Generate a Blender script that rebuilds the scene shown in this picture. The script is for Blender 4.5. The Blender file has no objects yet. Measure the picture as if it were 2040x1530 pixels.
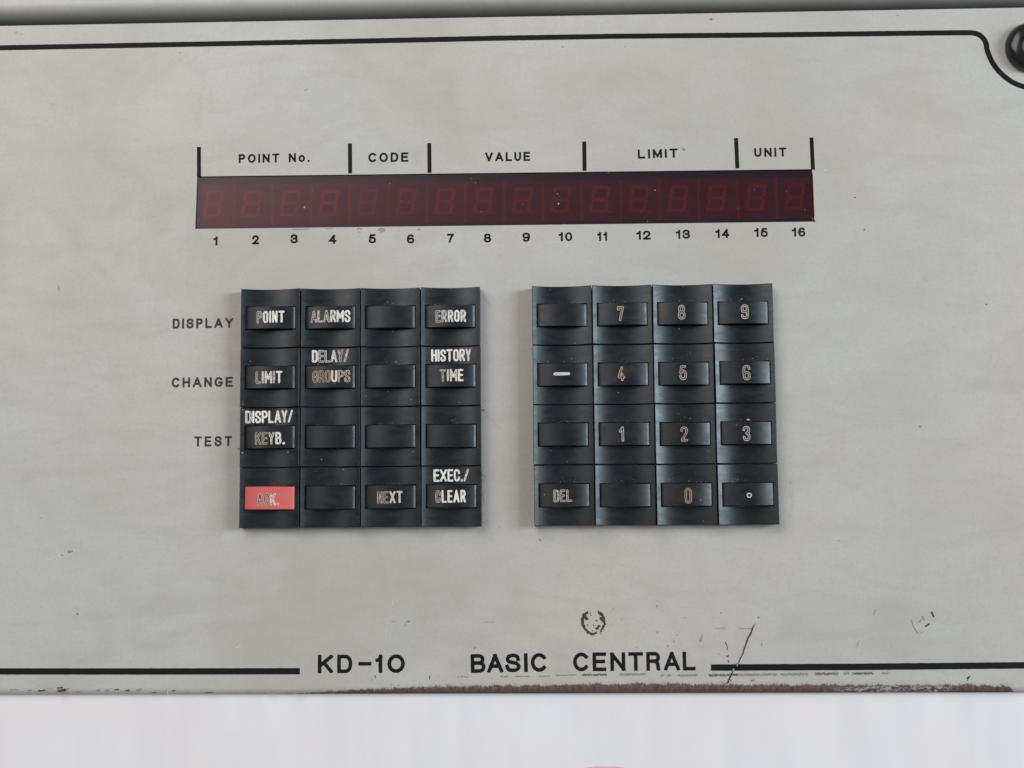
import bpy, math, random
import numpy as np
from mathutils import Vector, Matrix, noise as mnoise

scene = bpy.context.scene
C = scene.collection
MM = 0.001

# ------------------------------------------------------------------ camera
PITCH = 19.05                      # keyboard pitch in mm
HK = 5.0                           # key housings stand this high above the panel face
F_PX, W_PX, H_PX = 2700.0, 2040.0, 1530.0
RX, RY, RZ = -0.1042985, 0.0210904, -0.0097223
T = np.array([-4.52481533, -1.60045859, 22.7016513])
GAPX = 4.85393204                  # first column of the right keypad, in pitches
ORG = np.array([-86.0, 30.0, HK])  # top left corner of the left keypad (mm)

def _rot():
    a, b, c = RX, RY, RZ
    Rx = np.array([[1, 0, 0], [0, math.cos(a), -math.sin(a)], [0, math.sin(a), math.cos(a)]])
    Ry = np.array([[math.cos(b), 0, math.sin(b)], [0, 1, 0], [-math.sin(b), 0, math.cos(b)]])
    Rz = np.array([[math.cos(c), -math.sin(c), 0], [math.sin(c), math.cos(c), 0], [0, 0, 1]])
    return Rz @ Ry @ Rx
R = _rot()
S = np.diag([1.0, -1.0, -1.0])
CAM = ORG + PITCH * (S @ (-(R.T @ T)))
AX_R = S @ R.T @ np.array([1.0, 0, 0])
AX_U = S @ R.T @ np.array([0, -1.0, 0])
AX_B = S @ R.T @ np.array([0, 0, -1.0])

cd = bpy.data.cameras.new('camera')
cam = bpy.data.objects.new('camera', cd)
C.objects.link(cam)
M = Matrix.Identity(4)
for i in range(3):
    M[i][0], M[i][1], M[i][2], M[i][3] = AX_R[i], AX_U[i], AX_B[i], CAM[i] * MM
cam.matrix_world = M
cd.sensor_width = 36.0
cd.lens = F_PX / W_PX * 36.0
cd.clip_start, cd.clip_end = 0.01, 50.0
scene.camera = cam

# ------------------------------------------------------------------ light
w = bpy.data.worlds.new("World")
scene.world = w
w.use_nodes = True
bg = w.node_tree.nodes['Background']
bg.inputs[0].default_value = (1.0, 0.94, 0.90, 1)
bg.inputs[1].default_value = 0.20

def area(name, loc, target, sx, sy, power, col):
    d = bpy.data.lights.new(name, 'AREA')
    d.shape = 'RECTANGLE'
    d.size, d.size_y, d.energy, d.color = sx, sy, power, col
    o = bpy.data.objects.new(name, d)
    C.objects.link(o)
    o.location = loc
    o.rotation_euler = (Vector(target) - Vector(loc)).to_track_quat('-Z', 'Y').to_euler()
    return o
area('window_light', (2.2, 0.28, 1.40), (0, 0, 0), 0.72, 1.5, 58.0, (0.78, 0.92, 1.0))
area('room_light', (-0.72, 0.82, 1.38), (-0.05, 0, 0), 1.5, 1.1, 19.5, (1.0, 0.93, 0.895))

vs = scene.view_settings
vs.view_transform, vs.look, vs.exposure, vs.gamma = 'Standard', 'None', 0.0, 1.0

# ------------------------------------------------------------------ helpers
def at(px, py, z=0.0):
    """point (mm) where the line of sight through a photo pixel meets height z"""
    d = AX_R * ((px - W_PX / 2) / F_PX) + AX_U * (-(py - H_PX / 2) / F_PX) - AX_B
    k = (z - CAM[2]) / d[2]
    return CAM + d * k

def link(name, me, parent=None, mat=None, loc=None, label=None):
    o = bpy.data.objects.new(name, me)
    C.objects.link(o)
    if parent is not None:
        o.parent = parent
    if mat is not None and me is not None and not me.materials:
        for m in (mat if isinstance(mat, (list, tuple)) else [mat]):
            me.materials.append(m)
    if loc is not None:
        o.location = loc
    if label:
        o['label'] = label
    return o

def mesh(name, verts, faces, smooth=None, mids=None, scale=MM):
    me = bpy.data.meshes.new(name)
    me.from_pydata([(float(a) * scale, float(b) * scale, float(c) * scale) for a, b, c in verts], [], faces)
    if mids is not None:
        me.polygons.foreach_set('material_index', mids)
    if smooth is not None:
        me.polygons.foreach_set('use_smooth', [True] * len(me.polygons))
        me.set_sharp_from_angle(angle=math.radians(smooth))
    me.update()
    return me

def nz(x, y, s=0.0, f=1.0):
    return mnoise.noise(Vector((x * f, y * f, s)))

# ------------------------------------------------------------------ materials
def newmat(name):
    m = bpy.data.materials.new(name)
    m.use_nodes = True
    nt = m.node_tree
    return m, nt, nt.nodes, nt.links, nt.nodes['Principled BSDF']

def N(nt, typ, **kw):
    n = nt.nodes.new(typ)
    for k, v in kw.items():
        if k.startswith('i_'):
            n.inputs[int(k[2:])].default_value = v
        else:
            setattr(n, k, v)
    return n

def ramp(nt, src, stops, interp='LINEAR'):
    r = nt.nodes.new('ShaderNodeValToRGB')
    r.color_ramp.interpolation = interp
    el = r.color_ramp.elements
    while len(el) < len(stops):
        el.new(0.5)
    for e, (p, c) in zip(el, stops):
        e.position = p
        e.color = (c, c, c, 1) if isinstance(c, (int, float)) else (*c, 1)
    nt.links.new(src, r.inputs[0])
    return r.outputs[0]

def mapping(nt, scale=(1, 1, 1), loc=(0, 0, 0), rot=(0, 0, 0), use_random=False):
    tc = nt.nodes.new('ShaderNodeTexCoord')
    mp = nt.nodes.new('ShaderNodeMapping')
    mp.inputs['Scale'].default_value = scale
    mp.inputs['Location'].default_value = loc
    mp.inputs['Rotation'].default_value = rot
    src = tc.outputs['Object']
    if use_random:
        oi = nt.nodes.new('ShaderNodeObjectInfo')
        mul = N(nt, 'ShaderNodeMath', operation='MULTIPLY', i_1=7.0)
        nt.links.new(oi.outputs['Random'], mul.inputs[0])
        va = N(nt, 'ShaderNodeVectorMath', operation='ADD')
        nt.links.new(src, va.inputs[0])
        nt.links.new(mul.outputs[0], va.inputs[1])
        src = va.outputs[0]
    nt.links.new(src, mp.inputs[0])
    return mp.outputs[0]

def noise(nt, vec, scale, detail=4, rough=0.55, dist=0.0):
    n = N(nt, 'ShaderNodeTexNoise')
    n.inputs['Scale'].default_value = scale
    n.inputs['Detail'].default_value = detail
    n.inputs['Roughness'].default_value = rough
    n.inputs['Distortion'].default_value = dist
    nt.links.new(vec, n.inputs['Vector'])
    return n.outputs['Fac']

def mixc(nt, fac, a, b, blend='MIX'):
    m = nt.nodes.new('ShaderNodeMix')
    m.data_type = 'RGBA'
    m.blend_type = blend
    for sock, v in ((m.inputs[0], fac), (m.inputs[6], a), (m.inputs[7], b)):
        if hasattr(v, 'node'):
            nt.links.new(v, sock)
        elif isinstance(v, (int, float)):
            sock.default_value = v
        else:
            sock.default_value = (*v, 1)
    return m.outputs[2]

def math_(nt, op, a, b=None, clamp=False):
    m = nt.nodes.new('ShaderNodeMath')
    m.operation = op
    m.use_clamp = clamp
    for s, v in ((m.inputs[0], a), (m.inputs[1], b)):
        if v is None:
            continue
        if hasattr(v, 'node'):
            nt.links.new(v, s)
        else:
            s.default_value = v
    return m.outputs[0]

def bump(nt, bsdf, h, strength, dist=0.0001):
    b = nt.nodes.new('ShaderNodeBump')
    b.inputs['Strength'].default_value = strength
    b.inputs['Distance'].default_value = dist
    nt.links.new(h, b.inputs['Height'])
    nt.links.new(b.outputs[0], bsdf.inputs['Normal'])

def mat_panel(name, base, rust):
    m, nt, nd, ln, b = newmat(name)
    v = mapping(nt)
    vs_ = mapping(nt, scale=(1, 9, 1))
    vv = mapping(nt, scale=(5, 1, 1), rot=(0, 0, 0.05))
    big = noise(nt, v, 9.0, 5, 0.6, 0.6)
    med = noise(nt, v, 34.0, 6, 0.65, 1.2)
    st = noise(nt, mapping(nt, scale=(1, 3.2, 1), rot=(0, 0, 0.03)), 26.0, 6, 0.62, 1.0)
    fine = noise(nt, v, 900.0, 3, 0.6)
    brush = noise(nt, mapping(nt, scale=(1, 30, 1)), 160.0, 3, 0.6)
    br2 = noise(nt, vv, 110.0, 3, 0.6)
    warm = tuple(c * k for c, k in zip(base, (1.0, 0.965, 0.93)))
    cool = tuple(c * k for c, k in zip(base, (0.965, 1.0, 0.985)))
    c = mixc(nt, ramp(nt, big, [(0.38, 0.0), (0.62, 1.0)]), cool, warm)
    huge = noise(nt, mapping(nt, scale=(1.25, 1.0, 1), loc=(3.1, 1.7, 0)), 11.0, 3, 0.5, 0.5)
    c = mixc(nt, math_(nt, 'MULTIPLY', ramp(nt, huge, [(0.45, 0.0), (0.68, 1.0)]), 0.62), c, tuple(x * k for x, k in zip(base, (0.84, 0.82, 0.77))))
    grime = math_(nt, 'MULTIPLY', ramp(nt, med, [(0.48, 0.0), (0.75, 1.0)]), 0.34)
    c = mixc(nt, grime, c, tuple(x * k for x, k in zip(base, (0.74, 0.69, 0.62))))
    c = mixc(nt, math_(nt, 'MULTIPLY', ramp(nt, st, [(0.47, 0.0), (0.70, 1.0)]), 0.48), c,
             tuple(x * k for x, k in zip(base, (0.80, 0.78, 0.73))))
    c = mixc(nt, math_(nt, 'MULTIPLY', ramp(nt, brush, [(0.35, 0.0), (0.7, 1.0)]), 0.05), c,
             tuple(x * 1.18 for x in base))
    c = mixc(nt, math_(nt, 'MULTIPLY', ramp(nt, br2, [(0.50, 0.0), (0.72, 1.0)]), 0.13), c,
             tuple(x * 0.75 for x in base))
    c = mixc(nt, math_(nt, 'MULTIPLY', ramp(nt, fine, [(0.36, 1.0), (0.52, 0.0)]), 0.20), c,
             tuple(x * 0.7 for x in base))
    if rust:
        # rust that has eaten the paint along the lower edge: height above the edge comes as a vertex attribute
        at_ = nt.nodes.new('ShaderNodeAttribute')
        at_.attribute_name = 'edge'
        h = at_.outputs['Fac']                          # mm above the lower edge
        sep = nt.nodes.new('ShaderNodeSeparateXYZ')
        tc = nt.nodes.new('ShaderNodeTexCoord')
        ln.new(tc.outputs['Object'], sep.inputs[0])
        xn = math_(nt, 'ADD', math_(nt, 'MULTIPLY', sep.outputs[0], 1 / 0.36), 0.5)   # -0.18..0.18 m -> 0..1
        lim = ramp(nt, xn, RUST_LIMITS)
        n1 = noise(nt, mapping(nt, scale=(1.6, 0.8, 1)), 1300.0, 5, 0.7, 0.4)
        n2 = noise(nt, v, 260.0, 4, 0.6)
        wob = math_(nt, 'MULTIPLY', math_(nt, 'SUBTRACT', n1, 0.5), 3.2)
        wob2 = math_(nt, 'MULTIPLY', math_(nt, 'SUBTRACT', n2, 0.5), 2.4)
        lim10 = math_(nt, 'MULTIPLY', lim, 4.6)
        d = math_(nt, 'SUBTRACT', math_(nt, 'ADD', lim10, math_(nt, 'ADD', wob, wob2)), h)
        rm = ramp(nt, d, [(0.0, 0.0), (0.45, 1.0)])
        on = ramp(nt, lim, [(0.02, 0.0), (0.06, 1.0)])
        rm = math_(nt, 'MULTIPLY', rm, on)
        # left over islands of paint where the rust thins out towards the right
        isl = ramp(nt, noise(nt, mapping(nt, scale=(0.6, 1.4, 1)), 700.0, 4, 0.7, 0.8), [(0.50, 0.0), (0.54, 1.0)])
        islx = ramp(nt, xn, [(0.0, 0.0), (0.765, 0.0), (0.80, 1.0), (0.87, 1.0), (0.88, 0.0), (1.0, 0.0)])
        low = ramp(nt, math_(nt, 'MULTIPLY', h, 0.25), [(0.25, 1.0), (0.6, 0.25)])
        rm = math_(nt, 'SUBTRACT', rm, math_(nt, 'MULTIPLY', math_(nt, 'MULTIPLY', isl, islx), low), True)
        rcol = mixc(nt, ramp(nt, noise(nt, mapping(nt, scale=(1, 0.4, 1)), 900.0, 5, 0.7), [(0.35, 0.0), (0.65, 1.0)]),
                    (0.075, 0.050, 0.046), (0.155, 0.104, 0.092))
        rcol = mixc(nt, math_(nt, 'MULTIPLY', ramp(nt, n2, [(0.55, 0.0), (0.7, 1.0)]), 0.5), rcol, (0.17, 0.10, 0.06))
        c = mixc(nt, rm, c, rcol)
        halo = math_(nt, 'MULTIPLY', ramp(nt, math_(nt, 'ADD', d, 1.0), [(0.0, 0.0), (1.0, 1.0)]), 0.25)
        c = mixc(nt, math_(nt, 'MULTIPLY', math_(nt, 'MULTIPLY', halo, on), math_(nt, 'SUBTRACT', 1.0, rm)), c,
                 tuple(x * 0.55 for x in base))
        ln.new(math_(nt, 'ADD', math_(nt, 'MULTIPLY', rm, 0.35), ramp(nt, med, [(0.3, 0.42), (0.7, 0.56)])),
               b.inputs['Roughness'])
        hh = math_(nt, 'SUBTRACT', math_(nt, 'MULTIPLY', fine, 0.35), math_(nt, 'MULTIPLY', rm, 1.0))
        bump(nt, b, hh, 0.35, 0.00008)
    else:
        b.inputs['Roughness'].default_value = 0.5
        bump(nt, b, fine, 0.12, 0.00006)
    ln.new(c, b.inputs['Base Color'])
    b.inputs['Specular IOR Level'].default_value = 0.35
    return m

def xfrac(px, py=1375):
    return at(px, py)[0] / 360.0 + 0.5
# height of the rust along the lower edge (fifths of a millimetre / 1) by position along the panel
RUST_LIMITS = [(0.0, 0.10), (xfrac(60), 0.0), (xfrac(540), 0.0), (xfrac(600), 0.13), (xfrac(700), 0.36),
               (xfrac(850), 0.55), (xfrac(1100), 0.66), (xfrac(1300), 0.74), (xfrac(1450), 0.66),
               (xfrac(1700), 0.62), (xfrac(1850), 0.62), (xfrac(1950), 0.60), (xfrac(2012), 0.50), (xfrac(2026), 0.0)]

def mat_simple(name, col, rough=0.5, spec=0.5, var=0.0, vscale=400, bmp=0.0, metallic=0.0, dark=0.6):
    m, nt, nd, ln, b = newmat(name)
    b.inputs['Roughness'].default_value = rough
    b.inputs['Specular IOR Level'].default_value = spec
    b.inputs['Metallic'].default_value = metallic
    n = noise(nt, mapping(nt, use_random=True), vscale, 5, 0.6)
    c = mixc(nt, math_(nt, 'MULTIPLY', ramp(nt, n, [(0.35, 0.0), (0.65, 1.0)]), var), col, tuple(x * dark for x in col))
    ln.new(c, b.inputs['Base Color'])
    if bmp:
        bump(nt, b, n, bmp, 0.00005)
    return m

def mat_plastic(name, col, rough, spec=0.5, grime=None, dust=0.05):
    m, nt, nd, ln, b = newmat(name)
    v = mapping(nt, use_random=True)
    smear = noise(nt, mapping(nt, scale=(1, 2.6, 1), use_random=True), 130.0, 5, 0.6, 0.8)
    fine = noise(nt, v, 1800.0, 3, 0.6)
    c = mixc(nt, math_(nt, 'MULTIPLY', ramp(nt, smear, [(0.45, 0.0), (0.75, 1.0)]), dust), col, (0.20, 0.20, 0.19))
    # sparse specks of dust
    vo = N(nt, 'ShaderNodeTexVoronoi')
    vo.inputs['Scale'].default_value = 420.0
    ln.new(v, vo.inputs['Vector'])
    sep = nt.nodes.new('ShaderNodeSeparateColor')
    ln.new(vo.outputs['Color'], sep.inputs[0])
    pick = ramp(nt, sep.outputs[0], [(0.955, 0.0), (0.96, 1.0)])
    dot = ramp(nt, vo.outputs['Distance'], [(0.06, 1.0), (0.11, 0.0)])
    c = mixc(nt, math_(nt, 'MULTIPLY', math_(nt, 'MULTIPLY', pick, dot), 0.5), c, (0.45, 0.44, 0.42))
    if grime:
        g = noise(nt, mapping(nt, loc=(0.013, 0.002, 0)), 160.0, 4, 0.6)
        c = mixc(nt, math_(nt, 'MULTIPLY', ramp(nt, g, [(0.52, 0.0), (0.7, 1.0)]), 0.8), c, grime)
    ln.new(c, b.inputs['Base Color'])
    ln.new(ramp(nt, smear, [(0.3, rough - 0.05), (0.75, rough + 0.12)]), b.inputs['Roughness'])
    b.inputs['Specular IOR Level'].default_value = spec
    b.inputs['Specular Tint'].default_value = (0.90, 0.96, 1.0, 1)
    bump(nt, b, math_(nt, 'ADD', fine, smear), 0.10, 0.00004)
    return m

def mat_letter(name):
    """worn paint left in an engraved letter: bright rim, floor partly bare"""
    m, nt, nd, ln, b = newmat(name)
    def attr(n):
        a = nt.nodes.new('ShaderNodeAttribute')
        a.attribute_name = n
        return a.outputs['Fac']
    rim, wear, warm = attr('rim'), attr('wear'), attr('warm')
    v = mapping(nt)
    n1 = noise(nt, mapping(nt, scale=(1.5, 0.7, 1)), 1700.0, 4, 0.7, 0.6)
    n2 = noise(nt, v, 2600.0, 3, 0.7)
    # floor is bare where noise < wear ; rim nearly always painted
    bare = math_(nt, 'SUBTRACT', math_(nt, 'ADD', wear, 0.0), n1)
    bare = ramp(nt, math_(nt, 'ADD', math_(nt, 'MULTIPLY', bare, 6.0), 0.5), [(0.0, 0.0), (1.0, 1.0)])
    inner = ramp(nt, math_(nt, 'ADD', rim, math_(nt, 'MULTIPLY', math_(nt, 'SUBTRACT', n2, 0.5), 0.35)),
                 [(0.52, 1.0), (0.64, 0.0)])
    rimgap = ramp(nt, n2, [(0.30, 1.0), (0.36, 0.0)])
    dark = math_(nt, 'MAXIMUM', math_(nt, 'MULTIPLY', bare, inner),
                 math_(nt, 'MULTIPLY', math_(nt, 'MULTIPLY', rimgap, wear), 0.7))
    paint = mixc(nt, warm, (0.76, 0.73, 0.68), (0.42, 0.31, 0.21))
    paint = mixc(nt, math_(nt, 'MULTIPLY', ramp(nt, n2, [(0.45, 0.0), (0.7, 1.0)]), 0.35), paint, (0.40, 0.34, 0.29))
    floor = mixc(nt, warm, (0.045, 0.043, 0.045), (0.10, 0.048, 0.022))
    c = mixc(nt, dark, paint, floor)
    ln.new(c, b.inputs['Base Color'])
    b.inputs['Roughness'].default_value = 0.6
    b.inputs['Specular IOR Level'].default_value = 0.3
    return m

def mat_filter():
    m = bpy.data.materials.new('red_acrylic')
    m.use_nodes = True
    nt = m.node_tree
    nt.nodes.clear()
    out = nt.nodes.new('ShaderNodeOutputMaterial')
    tr = nt.nodes.new('ShaderNodeBsdfTransparent')
    tr.inputs[0].default_value = (0.72, 0.050, 0.215, 1)
    df = nt.nodes.new('ShaderNodeBsdfDiffuse')
    v = mapping(nt)
    n = noise(nt, mapping(nt, scale=(1, 3, 1)), 90.0, 6, 0.65, 0.5)
    vo = N(nt, 'ShaderNodeTexVoronoi')
    vo.inputs['Scale'].default_value = 260.0
    nt.links.new(v, vo.inputs['Vector'])
    sep = nt.nodes.new('ShaderNodeSeparateColor')
    nt.links.new(vo.outputs['Color'], sep.inputs[0])
    pick = ramp(nt, sep.outputs[1], [(0.93, 0.0), (0.94, 1.0)])
    dot = ramp(nt, vo.outputs['Distance'], [(0.05, 1.0), (0.09, 0.0)])
    speck = math_(nt, 'MULTIPLY', pick, dot)
    col = mixc(nt, speck, (0.17, 0.10, 0.19), (0.5, 0.58, 0.56))
    nt.links.new(col, df.inputs[0])
    gl = nt.nodes.new('ShaderNodeBsdfGlossy')
    gl.inputs['Roughness'].default_value = 0.28
    haze = ramp(nt, n, [(0.3, 0.035), (0.7, 0.085)])
    haze = math_(nt, 'ADD', haze, math_(nt, 'MULTIPLY', speck, 0.8), True)
    mx = nt.nodes.new('ShaderNodeMixShader')
    nt.links.new(haze, mx.inputs[0])
    nt.links.new(tr.outputs[0], mx.inputs[1])
    nt.links.new(df.outputs[0], mx.inputs[2])
    fr = nt.nodes.new('ShaderNodeFresnel')
    fr.inputs[0].default_value = 1.49
    mx2 = nt.nodes.new('ShaderNodeMixShader')
    nt.links.new(fr.outputs[0], mx2.inputs[0])
    nt.links.new(mx.outputs[0], mx2.inputs[1])
    nt.links.new(gl.outputs[0], mx2.inputs[2])
    nt.links.new(mx2.outputs[0], out.inputs[0])
    return m

def mat_sheet():
    m, nt, nd, ln, b = newmat('white_board')
    n = noise(nt, mapping(nt, scale=(6, 1, 1)), 14.0, 4, 0.55)
    n2 = noise(nt, mapping(nt), 25.0, 5, 0.6)
    n3 = noise(nt, mapping(nt, scale=(1, 40, 1)), 40.0, 2, 0.5)
    c = mixc(nt, ramp(nt, n2, [(0.35, 0.0), (0.65, 1.0)]), (0.765, 0.765, 0.80), (0.775, 0.735, 0.745))
    c = mixc(nt, math_(nt, 'MULTIPLY', ramp(nt, n, [(0.42, 0.0), (0.66, 1.0)]), 0.55), c, (0.70, 0.69, 0.735))
    c = mixc(nt, math_(nt, 'MULTIPLY', ramp(nt, n3, [(0.5, 0.0), (0.7, 1.0)]), 0.12), c, (0.70, 0.69, 0.72))
    sp = ramp(nt, noise(nt, mapping(nt), 95.0, 2, 0.5), [(0.74, 0.0), (0.80, 1.0)])
    c = mixc(nt, math_(nt, 'MULTIPLY', sp, 0.35), c, (0.55, 0.53, 0.57))
    ln.new(c, b.inputs['Base Color'])
    b.inputs['Roughness'].default_value = 0.6
    return m

BASE = (0.505, 0.491, 0.474)
M_PANEL = mat_panel('grey_panel_paint', BASE, True)
M_CASE = mat_panel('grey_casing_paint', (0.56, 0.55, 0.53), False)
M_INK = mat_simple('black_ink', (0.008, 0.009, 0.009), 0.6, 0.12, 0.3, 500, 0.05, dark=1.8)
M_INKG = mat_simple('faded_ink', (0.026, 0.025, 0.024), 0.5, 0.3, 0.5, 500, 0.05, dark=1.8)
M_HOUSE = mat_plastic('black_housing_plastic', (0.0055, 0.0080, 0.0115), 0.30, 0.46, dust=0.02)
M_CAP = mat_plastic('black_cap_plastic', (0.0060, 0.0075, 0.0100), 0.34, 0.45, dust=0.02)
M_CAPB = mat_plastic('grimy_cap_plastic', (0.0060, 0.0075, 0.0100), 0.34, 0.45, dust=0.02, grime=(0.045, 0.028, 0.018))
M_RED = mat_plastic('red_cap_plastic', (0.64, 0.110, 0.102), 0.44, 0.45, dust=0.34)
M_LET = mat_letter('worn_letter_paint')
M_FILTER = mat_filter()
M_SEG = mat_simple('segment_plastic', (0.86, 0.78, 0.78), 0.5, 0.3, 0.8, 55, dark=0.62)
M_MOD = mat_simple('module_face', (0.21, 0.19, 0.21), 0.6, 0.3, 0.3)
M_RIB = mat_simple('module_rim', (0.72, 0.66, 0.66), 0.6, 0.3, 0.3)
M_BOARD_SHADE = mat_simple('dark_board_and_shade', (0.02, 0.022, 0.022), 0.7, 0.3)
M_RUST = mat_simple('rust', (0.080, 0.054, 0.047), 0.85, 0.2, 0.7, 1500, 0.3)
M_DARK = mat_simple('dark_scuff', (0.085, 0.074, 0.067), 0.8, 0.2, 0.6, 1500, 0.2)
M_MID = mat_simple('brown_scuff', (0.17, 0.148, 0.130), 0.75, 0.2, 0.8, 2200, 0.0)
M_SCUFF = mat_simple('grey_scuff', (0.28, 0.265, 0.245), 0.7, 0.2, 0.6, 1500, 0.0)
M_FAINT = mat_simple('faint_stain', (0.455, 0.44, 0.415), 0.6, 0.3, 0.15, 900, 0.0)
M_TAN = mat_simple('tan_deposit', (0.34, 0.29, 0.20), 0.7, 0.2, 0.6, 1500, 0.0)
M_PALE = mat_simple('pale_scratch', (0.60, 0.60, 0.585), 0.5, 0.3, 0.3, 900, 0.0)
M_DUST = mat_simple('dust', (0.50, 0.49, 0.46), 0.9, 0.1, 0.3, 900, 0.0)
M_RUBBER = mat_simple('glossy_black_plastic', (0.008, 0.009, 0.011), 0.22, 0.6, 0.2)
M_STEEL = mat_simple('dull_steel', (0.22, 0.21, 0.20), 0.65, 0.2, 0.3, 700, 0.1, metallic=0.2)
M_SHEET = mat_sheet()
M_PINK = mat_simple('pink_print', (0.70, 0.50, 0.54), 0.6, 0.3, 0.3)
M_GREEN = mat_simple('green_fluff', (0.10, 0.20, 0.15), 0.9, 0.1, 0.3)

# ------------------------------------------------------------------ 2-D field -> mesh
def field_mesh(F, xs, ys):
    """F[j,i] <= 0 is inside; returns points (x, y), faces and F at the points"""
    V, FV, faces, idx = [], [], [], {}
    def corner(i, j):
        k = (i, j)
        if k not in idx:
            idx[k] = len(V)
            V.append((xs[i], ys[j])); FV.append(F[j, i])
        return idx[k]
    def edge(i0, j0, i1, j1):
        k = (i0, j0, i1, j1) if (i0, j0) < (i1, j1) else (i1, j1, i0, j0)
        if k not in idx:
            a, b = F[j0, i0], F[j1, i1]
            t = min(0.98, max(0.02, a / (a - b)))
            idx[k] = len(V)
            V.append((xs[i0] + (xs[i1] - xs[i0]) * t, ys[j0] + (ys[j1] - ys[j0]) * t)); FV.append(0.0)
        return idx[k]
    ins = F <= 0
    any_ = ins[:-1, :-1] | ins[1:, :-1] | ins[:-1, 1:] | ins[1:, 1:]
    for j, i in zip(*np.nonzero(any_)):
        cs = [(i, j), (i + 1, j), (i + 1, j + 1), (i, j + 1)]
        p = []
        for k in range(4):
            a, b = cs[k], cs[(k + 1) % 4]
            ia, ib = ins[a[1], a[0]], ins[b[1], b[0]]
            if ia:
                p.append(corner(*a))
            if ia != ib:
                p.append(edge(*a, *b))
        if len(p) >= 3:
            faces.append(p)
    return V, faces, FV

def seg_field(X, Y, polys, hw, square):
    D = np.full(X.shape, 1e9)
    for pts in polys:
        closed = len(pts) > 2 and abs(pts[0][0] - pts[-1][0]) + abs(pts[0][1] - pts[-1][1]) < 1e-6
        n = len(pts) - 1
        for k in range(n):
            (x0, y0), (x1, y1) = pts[k], pts[k + 1]
            L = math.hypot(x1 - x0, y1 - y0)
            if L < 1e-9:
                continue
            ux, uy = (x1 - x0) / L, (y1 - y0) / L
            U = (X - x0) * ux + (Y - y0) * uy
            Vv = np.abs((X - x0) * -uy + (Y - y0) * ux)
            d = np.hypot(U - np.clip(U, 0, L), Vv) - hw
            if square and not closed:
                rr = 0.30 * hw
                qy = Vv - (hw - rr)
                for end, cond in ((0, k == 0), (1, k == n - 1)):
                    if cond:
                        uu = -U if end == 0 else U - L
                        qx = uu - (hw - rr)
                        sd = np.hypot(np.maximum(qx, 0), np.maximum(qy, 0)) - rr + np.minimum(np.maximum(qx, qy), 0)
                        sd = np.where(uu > 0, sd, 1e9)
                        d = np.minimum(d, sd)
            D = np.minimum(D, d)
    return D

def arc(cx, cy, rx, ry, a0, a1, n=10):
    return [(cx + rx * math.cos(math.radians(a0 + (a1 - a0) * k / n)),
             cy + ry * math.sin(math.radians(a0 + (a1 - a0) * k / n))) for k in range(n + 1)]

def crv(p, n=5):
    out = []
    P = [p[0]] + list(p) + [p[-1]]
    for i in range(1, len(P) - 2):
        p0, p1, p2, p3 = P[i - 1], P[i], P[i + 1], P[i + 2]
        for k in range(n):
            t = k / n
            out.append(tuple(0.5 * ((2 * p1[a]) + (-p0[a] + p2[a]) * t + (2 * p0[a] - 5 * p1[a] + 4 * p2[a] - p3[a]) * t * t
                                    + (-p0[a] + 3 * p1[a] - 3 * p2[a] + p3[a]) * t ** 3) for a in (0, 1)))
    out.append(p[-1])
    return out

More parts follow.
